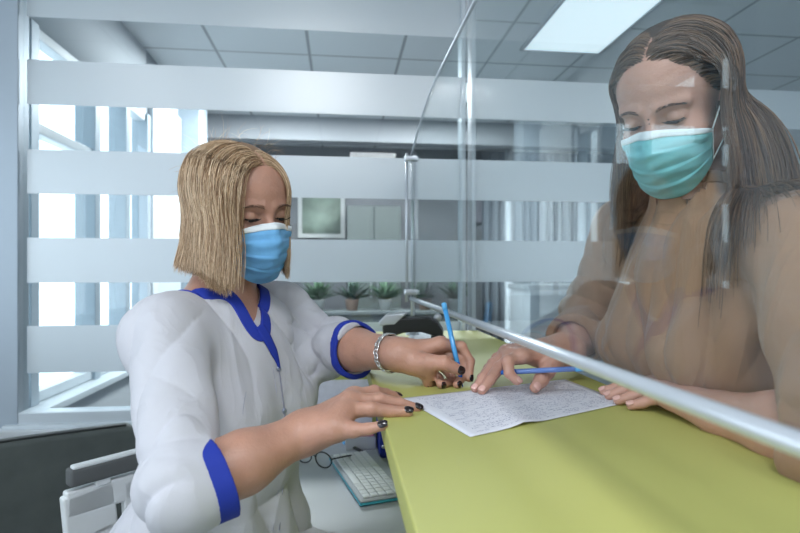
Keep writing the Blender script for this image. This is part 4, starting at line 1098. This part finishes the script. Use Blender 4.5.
    def lum(x, y, w, h, label, power, group=None):
        r = empty('ceiling_light', (x, y, CZ-.02), label, 'ceiling light', group)
        mb = MB()
        for lo, hi in (((x-w/2, y-h/2, CZ-.02), (x+w/2, y-h/2+.02, CZ-.001)), ((x-w/2, y+h/2-.02, CZ-.02), (x+w/2, y+h/2, CZ-.001)), ((x-w/2, y-h/2, CZ-.02), (x-w/2+.02, y+h/2, CZ-.001)), ((x+w/2-.02, y-h/2, CZ-.02), (x+w/2, y+h/2, CZ-.001))): mb.box(lo, hi)
        mb.build('frame', whitem, r)
        box('diffuser', (x-w/2+.02, y-h/2+.02, CZ-.016), (x+w/2-.02, y+h/2-.02, CZ-.006), em, r, .0005)
        if power == 0: return
        ld = bpy.data.lights.new('panel light', 'AREA'); ld.shape = 'RECTANGLE'; ld.size = w-.05; ld.size_y = h-.05; ld.energy = power; ld.color = (.93, .97, 1.0)
        lo_ = bpy.data.objects.new('panel_lamp', ld); C.objects.link(lo_); lo_.parent = r; lo_.location = (0, 0, -.004)
    lum(1.42, 2.85, .54, .95, 'bright rectangular ceiling light panel nearest beyond the glass, right of the screen post', 0)
    for x, lb in ((-.5, 'left'), (.8, 'right')): lum(x, 4.15, .6, .5, 'unseen ceiling light panel added to brighten the corridor, %s one of two' % lb, 75, 'added ceiling panels brightening the corridor')  # two added panels, hidden behind a frosted band, to brighten the corridor
    for x, y in ((-1.4, -.6), (-.2, -.6), (1.0, -.6), (2.4, -.6), (0.4, -3.1)):
        lum(x, y, .6, .6, 'square ceiling light panel above the reception room', 24 if x == -.2 else 8, 'ceiling panels above the reception room')
    # daylight at the windows
    def area(name, loc, rot, sx, sy, e, col):
        ld = bpy.data.lights.new(name, 'AREA'); ld.shape = 'RECTANGLE'; ld.size = sx; ld.size_y = sy; ld.energy = e; ld.color = col; ld.cycles.is_portal = True
        o = bpy.data.objects.new(name, ld); C.objects.link(o); o.location = loc; o.rotation_euler = rot; return o
    area('daylight_corridor', (LX-.12, 2.7, 1.5), (0, -PI/2, 0), 1.5, 1.8, 60, (.86, .94, 1))
    area('daylight_room', (-2.32, -.7, 1.6), (0, -PI/2, 0), 1.5, 3.7, 130, (.93, .97, 1))
    area('daylight_front', (2.95, -3.62, 1.62), (PI/2, 0, 0), 1.4, 1.4, 50, (.93, .97, 1))
    w = bpy.data.worlds.new('sky'); bpy.context.scene.world = w; w.use_nodes = True
    nt = w.node_tree; bg = nt.nodes['Background']; bg.inputs[0].default_value = (.80, .90, 1, 1); bg.inputs[1].default_value = 3.8
def make_corridor():
    dg = mat('dark cabinet', (.06, .07, .075), .5); gm = mat('grey cabinet', (.13, .15, .155), .5)
    # framed landscape pictures, cabinets, curtain, shelves with green plants
    def onw(x, y, Y): 
        o = V(0, 0, CAMZ); t = P(x, y, 1)-o; return o+t*(Y/t[1])
    Y = 6.18; a, b = onw(298, 238, Y), onw(345, 190, Y)
    pic = empty('framed_picture', ((a[0]+b[0])/2, Y, a[2]), 'small pale framed landscape picture on the far wall of the corridor', 'picture')
    box('frame', (a[0], Y-.03, a[2]), (b[0], Y, b[2]), mat('pale frame', (.55, .57, .56), .5), pic)
    box('print', (a[0]+.05, Y-.034, a[2]+.05), (b[0]-.05, Y-.031, b[2]-.05), mat('soft landscape print', (.32, .40, .33), .6, var=.45, vscale=2.5), pic, 0)
    a, b = onw(347, 330, 5.6), onw(401, 206, 5.6)
    cb = empty('tall_cabinet', ((a[0]+b[0])/2, 5.8, 0), 'tall dark grey cabinet at the far end of the corridor', 'cabinet')
    box('body', (a[0], 5.6, .05), (b[0], 6.15, b[2]), dg, cb); box('plinth', (a[0]+.02, 5.62, 0), (b[0]-.02, 6.1, .05), blackp, cb)
    for k in range(2):
        w = (b[0]-a[0])/2; dr = box('door', (a[0]+k*w+.004, 5.582, .06), (a[0]+(k+1)*w-.004, 5.6, b[2]-.01), mat('dark green grey door', (.10, .12, .115), .5), cb)
        hx = a[0]+w+(-.04 if k == 0 else .03); box('handle', (hx, 5.56, 1.0), (hx+.012, 5.582, 1.16), steel, dr)
    # curtain with folds on the right
    a, b = onw(482, 108, 5.9), onw(600, 200, 5.9); n = 90; v = []
    for z in (.25, 2.62):
        for i in range(n+1):
            x = a[0]+(b[0]-a[0])*i/n; v.append((x, 5.9+.045*math.sin(i*1.05)+.02*math.sin(i*.37), z))
    f = [(i, i+1, n+2+i, n+1+i) for i in range(n)]
    cu = obj('curtain', v, f, mat('grey blue curtain', (.30, .33, .37), .9), solid=.004); tag(cu, 'long grey curtain in vertical folds on the right of the far wall', 'curtain')
    for x0, x1, lab in ((505, 512, 'narrow white upright pole in front of the grey curtain'), (578, 587, 'second pale upright pole at the right end of the curtain')):
        a, b = onw(x0, 100, 5.4), onw(x1, 100, 5.4); r_ = (b[0]-a[0])/2
        o = MB().lathe([(r_*1.8, 0), (r_*1.8, .02), (r_, .04), (r_, CZ-.01)], ((a[0]+b[0])/2, 5.4, 0), n=16).build('column_pole', mat('pale pole', (.62, .66, .70), .4)); tag(o, lab, 'pole')
    # low shelf with plants
    leafm = [mat('leaf green', (.035, .085, .04), .6), mat('leaf dark', (.02, .05, .03), .6)]
    a, b = onw(290, 335, 4.6), onw(475, 335, 4.6)
    sh = empty('low_shelf', ((a[0]+b[0])/2, 4.75, 0), 'low grey shelf unit across the corridor with potted plants on top', 'shelf')
    tz = .93
    box('top', (a[0], 4.6, tz-.03), (b[0], 4.95, tz), gm, sh); box('body', (a[0]+.02, 4.63, .0), (b[0]-.02, 4.95, tz-.03), dg, sh)
    for k in range(4):
        w = (b[0]-a[0]-.04)/4; box('door', (a[0]+.024+k*w, 4.615, .05), (a[0]+.016+(k+1)*w, 4.63, tz-.04), gm, sh)
    labs = ['leftmost potted plant on the low corridor shelf', 'bushy potted plant left of centre on the low shelf', 'dark potted plant by the tall cabinet on the low shelf', 'potted plant right of centre on the low shelf', 'rightmost small potted plant on the low corridor shelf']
    for i, px in enumerate((318, 352, 385, 425, 455)):
        c = onw(px, 300, 4.75); c[2] = tz; rr_ = random.Random(i)
        r = empty('potted_plant', tuple(c), labs[i], 'plant', 'plants on the corridor shelf')
        MB().lathe([(.045, 0), (.06, .09), (.066, .095), (.058, .097), (.05, .085)], tuple(c), n=18).build('pot', mat('pot', (.45, .30, .24), .7) if i % 2 else mat('white pot', (.6, .6, .58), .5), r)
        mb = MB()
        for k in range(60):
            w = rr_.uniform(0, 2*PI); el = rr_.uniform(.3, 1.4); d = V(math.cos(w)*math.cos(el), math.sin(w)*math.cos(el), math.sin(el)); L = rr_.uniform(.08, .26)
            p0 = c+V(0, 0, .09); p1 = p0+d*L; sd = nrm(np.cross(d, V(0, 0, 1)))*rr_.uniform(.012, .022); dn = V(0, 0, -.02)
            m_ = (p0+p1)/2+V(0, 0, .01)
            mb.add([p0, m_+sd+dn*.3, p1+dn, m_-sd+dn*.3], [(0, 1, 2, 3)])
        mb.build('leaves', leafm[i % 2], r, solid=.001)
    # seating block and blind seen through the lower right panes
    a, b = onw(530, 335, 4.2), onw(600, 285, 4.2)
    ob = empty('side_counter', ((a[0]+b[0])/2, 4.4, 0), 'light grey box counter beyond the glass on the right', 'counter')
    box('body', (a[0], 4.2, 0), (b[0]+.9, 4.7, b[2]-.04), mat('light grey panel', (.40, .42, .44), .6), ob); box('top', (a[0]-.02, 4.18, b[2]-.04), (b[0]+.92, 4.72, b[2]), gm, ob)
    a, b = onw(470, 188, 6.15), onw(700, 225, 6.15)
    bl = box('wall_panel', (a[0], 6.12, b[2]), (b[0], 6.16, a[2]), mat('mauve grey panel', (.33, .31, .36), .7)); tag(bl, 'wide mauve grey panel on the far wall below the curtain rail', 'panel')
def make_camera():
    cd = bpy.data.cameras.new('camera'); cam = bpy.data.objects.new('camera', cd); C.objects.link(cam)
    cd.sensor_width = 36; cd.lens = 36*F_PX/800; cam.location = (0, 0, CAMZ); cam.rotation_euler = (PI/2, 0, -YAW)
    cd.shift_y = (HOR-266.5)/800*1.0
    cd.clip_start = .02; cd.dof.use_dof = True; cd.dof.focus_distance = .86; cd.dof.aperture_fstop = 5.0
    bpy.context.scene.camera = cam
    sc = bpy.context.scene; sc.view_settings.view_transform = 'Standard'; sc.view_settings.look = 'None'; sc.view_settings.exposure = 0.0; sc.view_settings.gamma = 1.0
    sc.cycles.max_bounces = 10; sc.cycles.transparent_max_bounces = 24; sc.cycles.caustics_reflective = False; sc.cycles.caustics_refractive = False
    sc.cycles.sample_clamp_indirect = 6.0; sc.cycles.use_denoising = True
make_counter(); make_screen(); make_counter_items(); make_desk_items(); make_chair(); make_lounge(); make_rooms(); make_corridor()
_n = make_nurse(); make_bracelet(_n)
make_visitor()
make_camera()
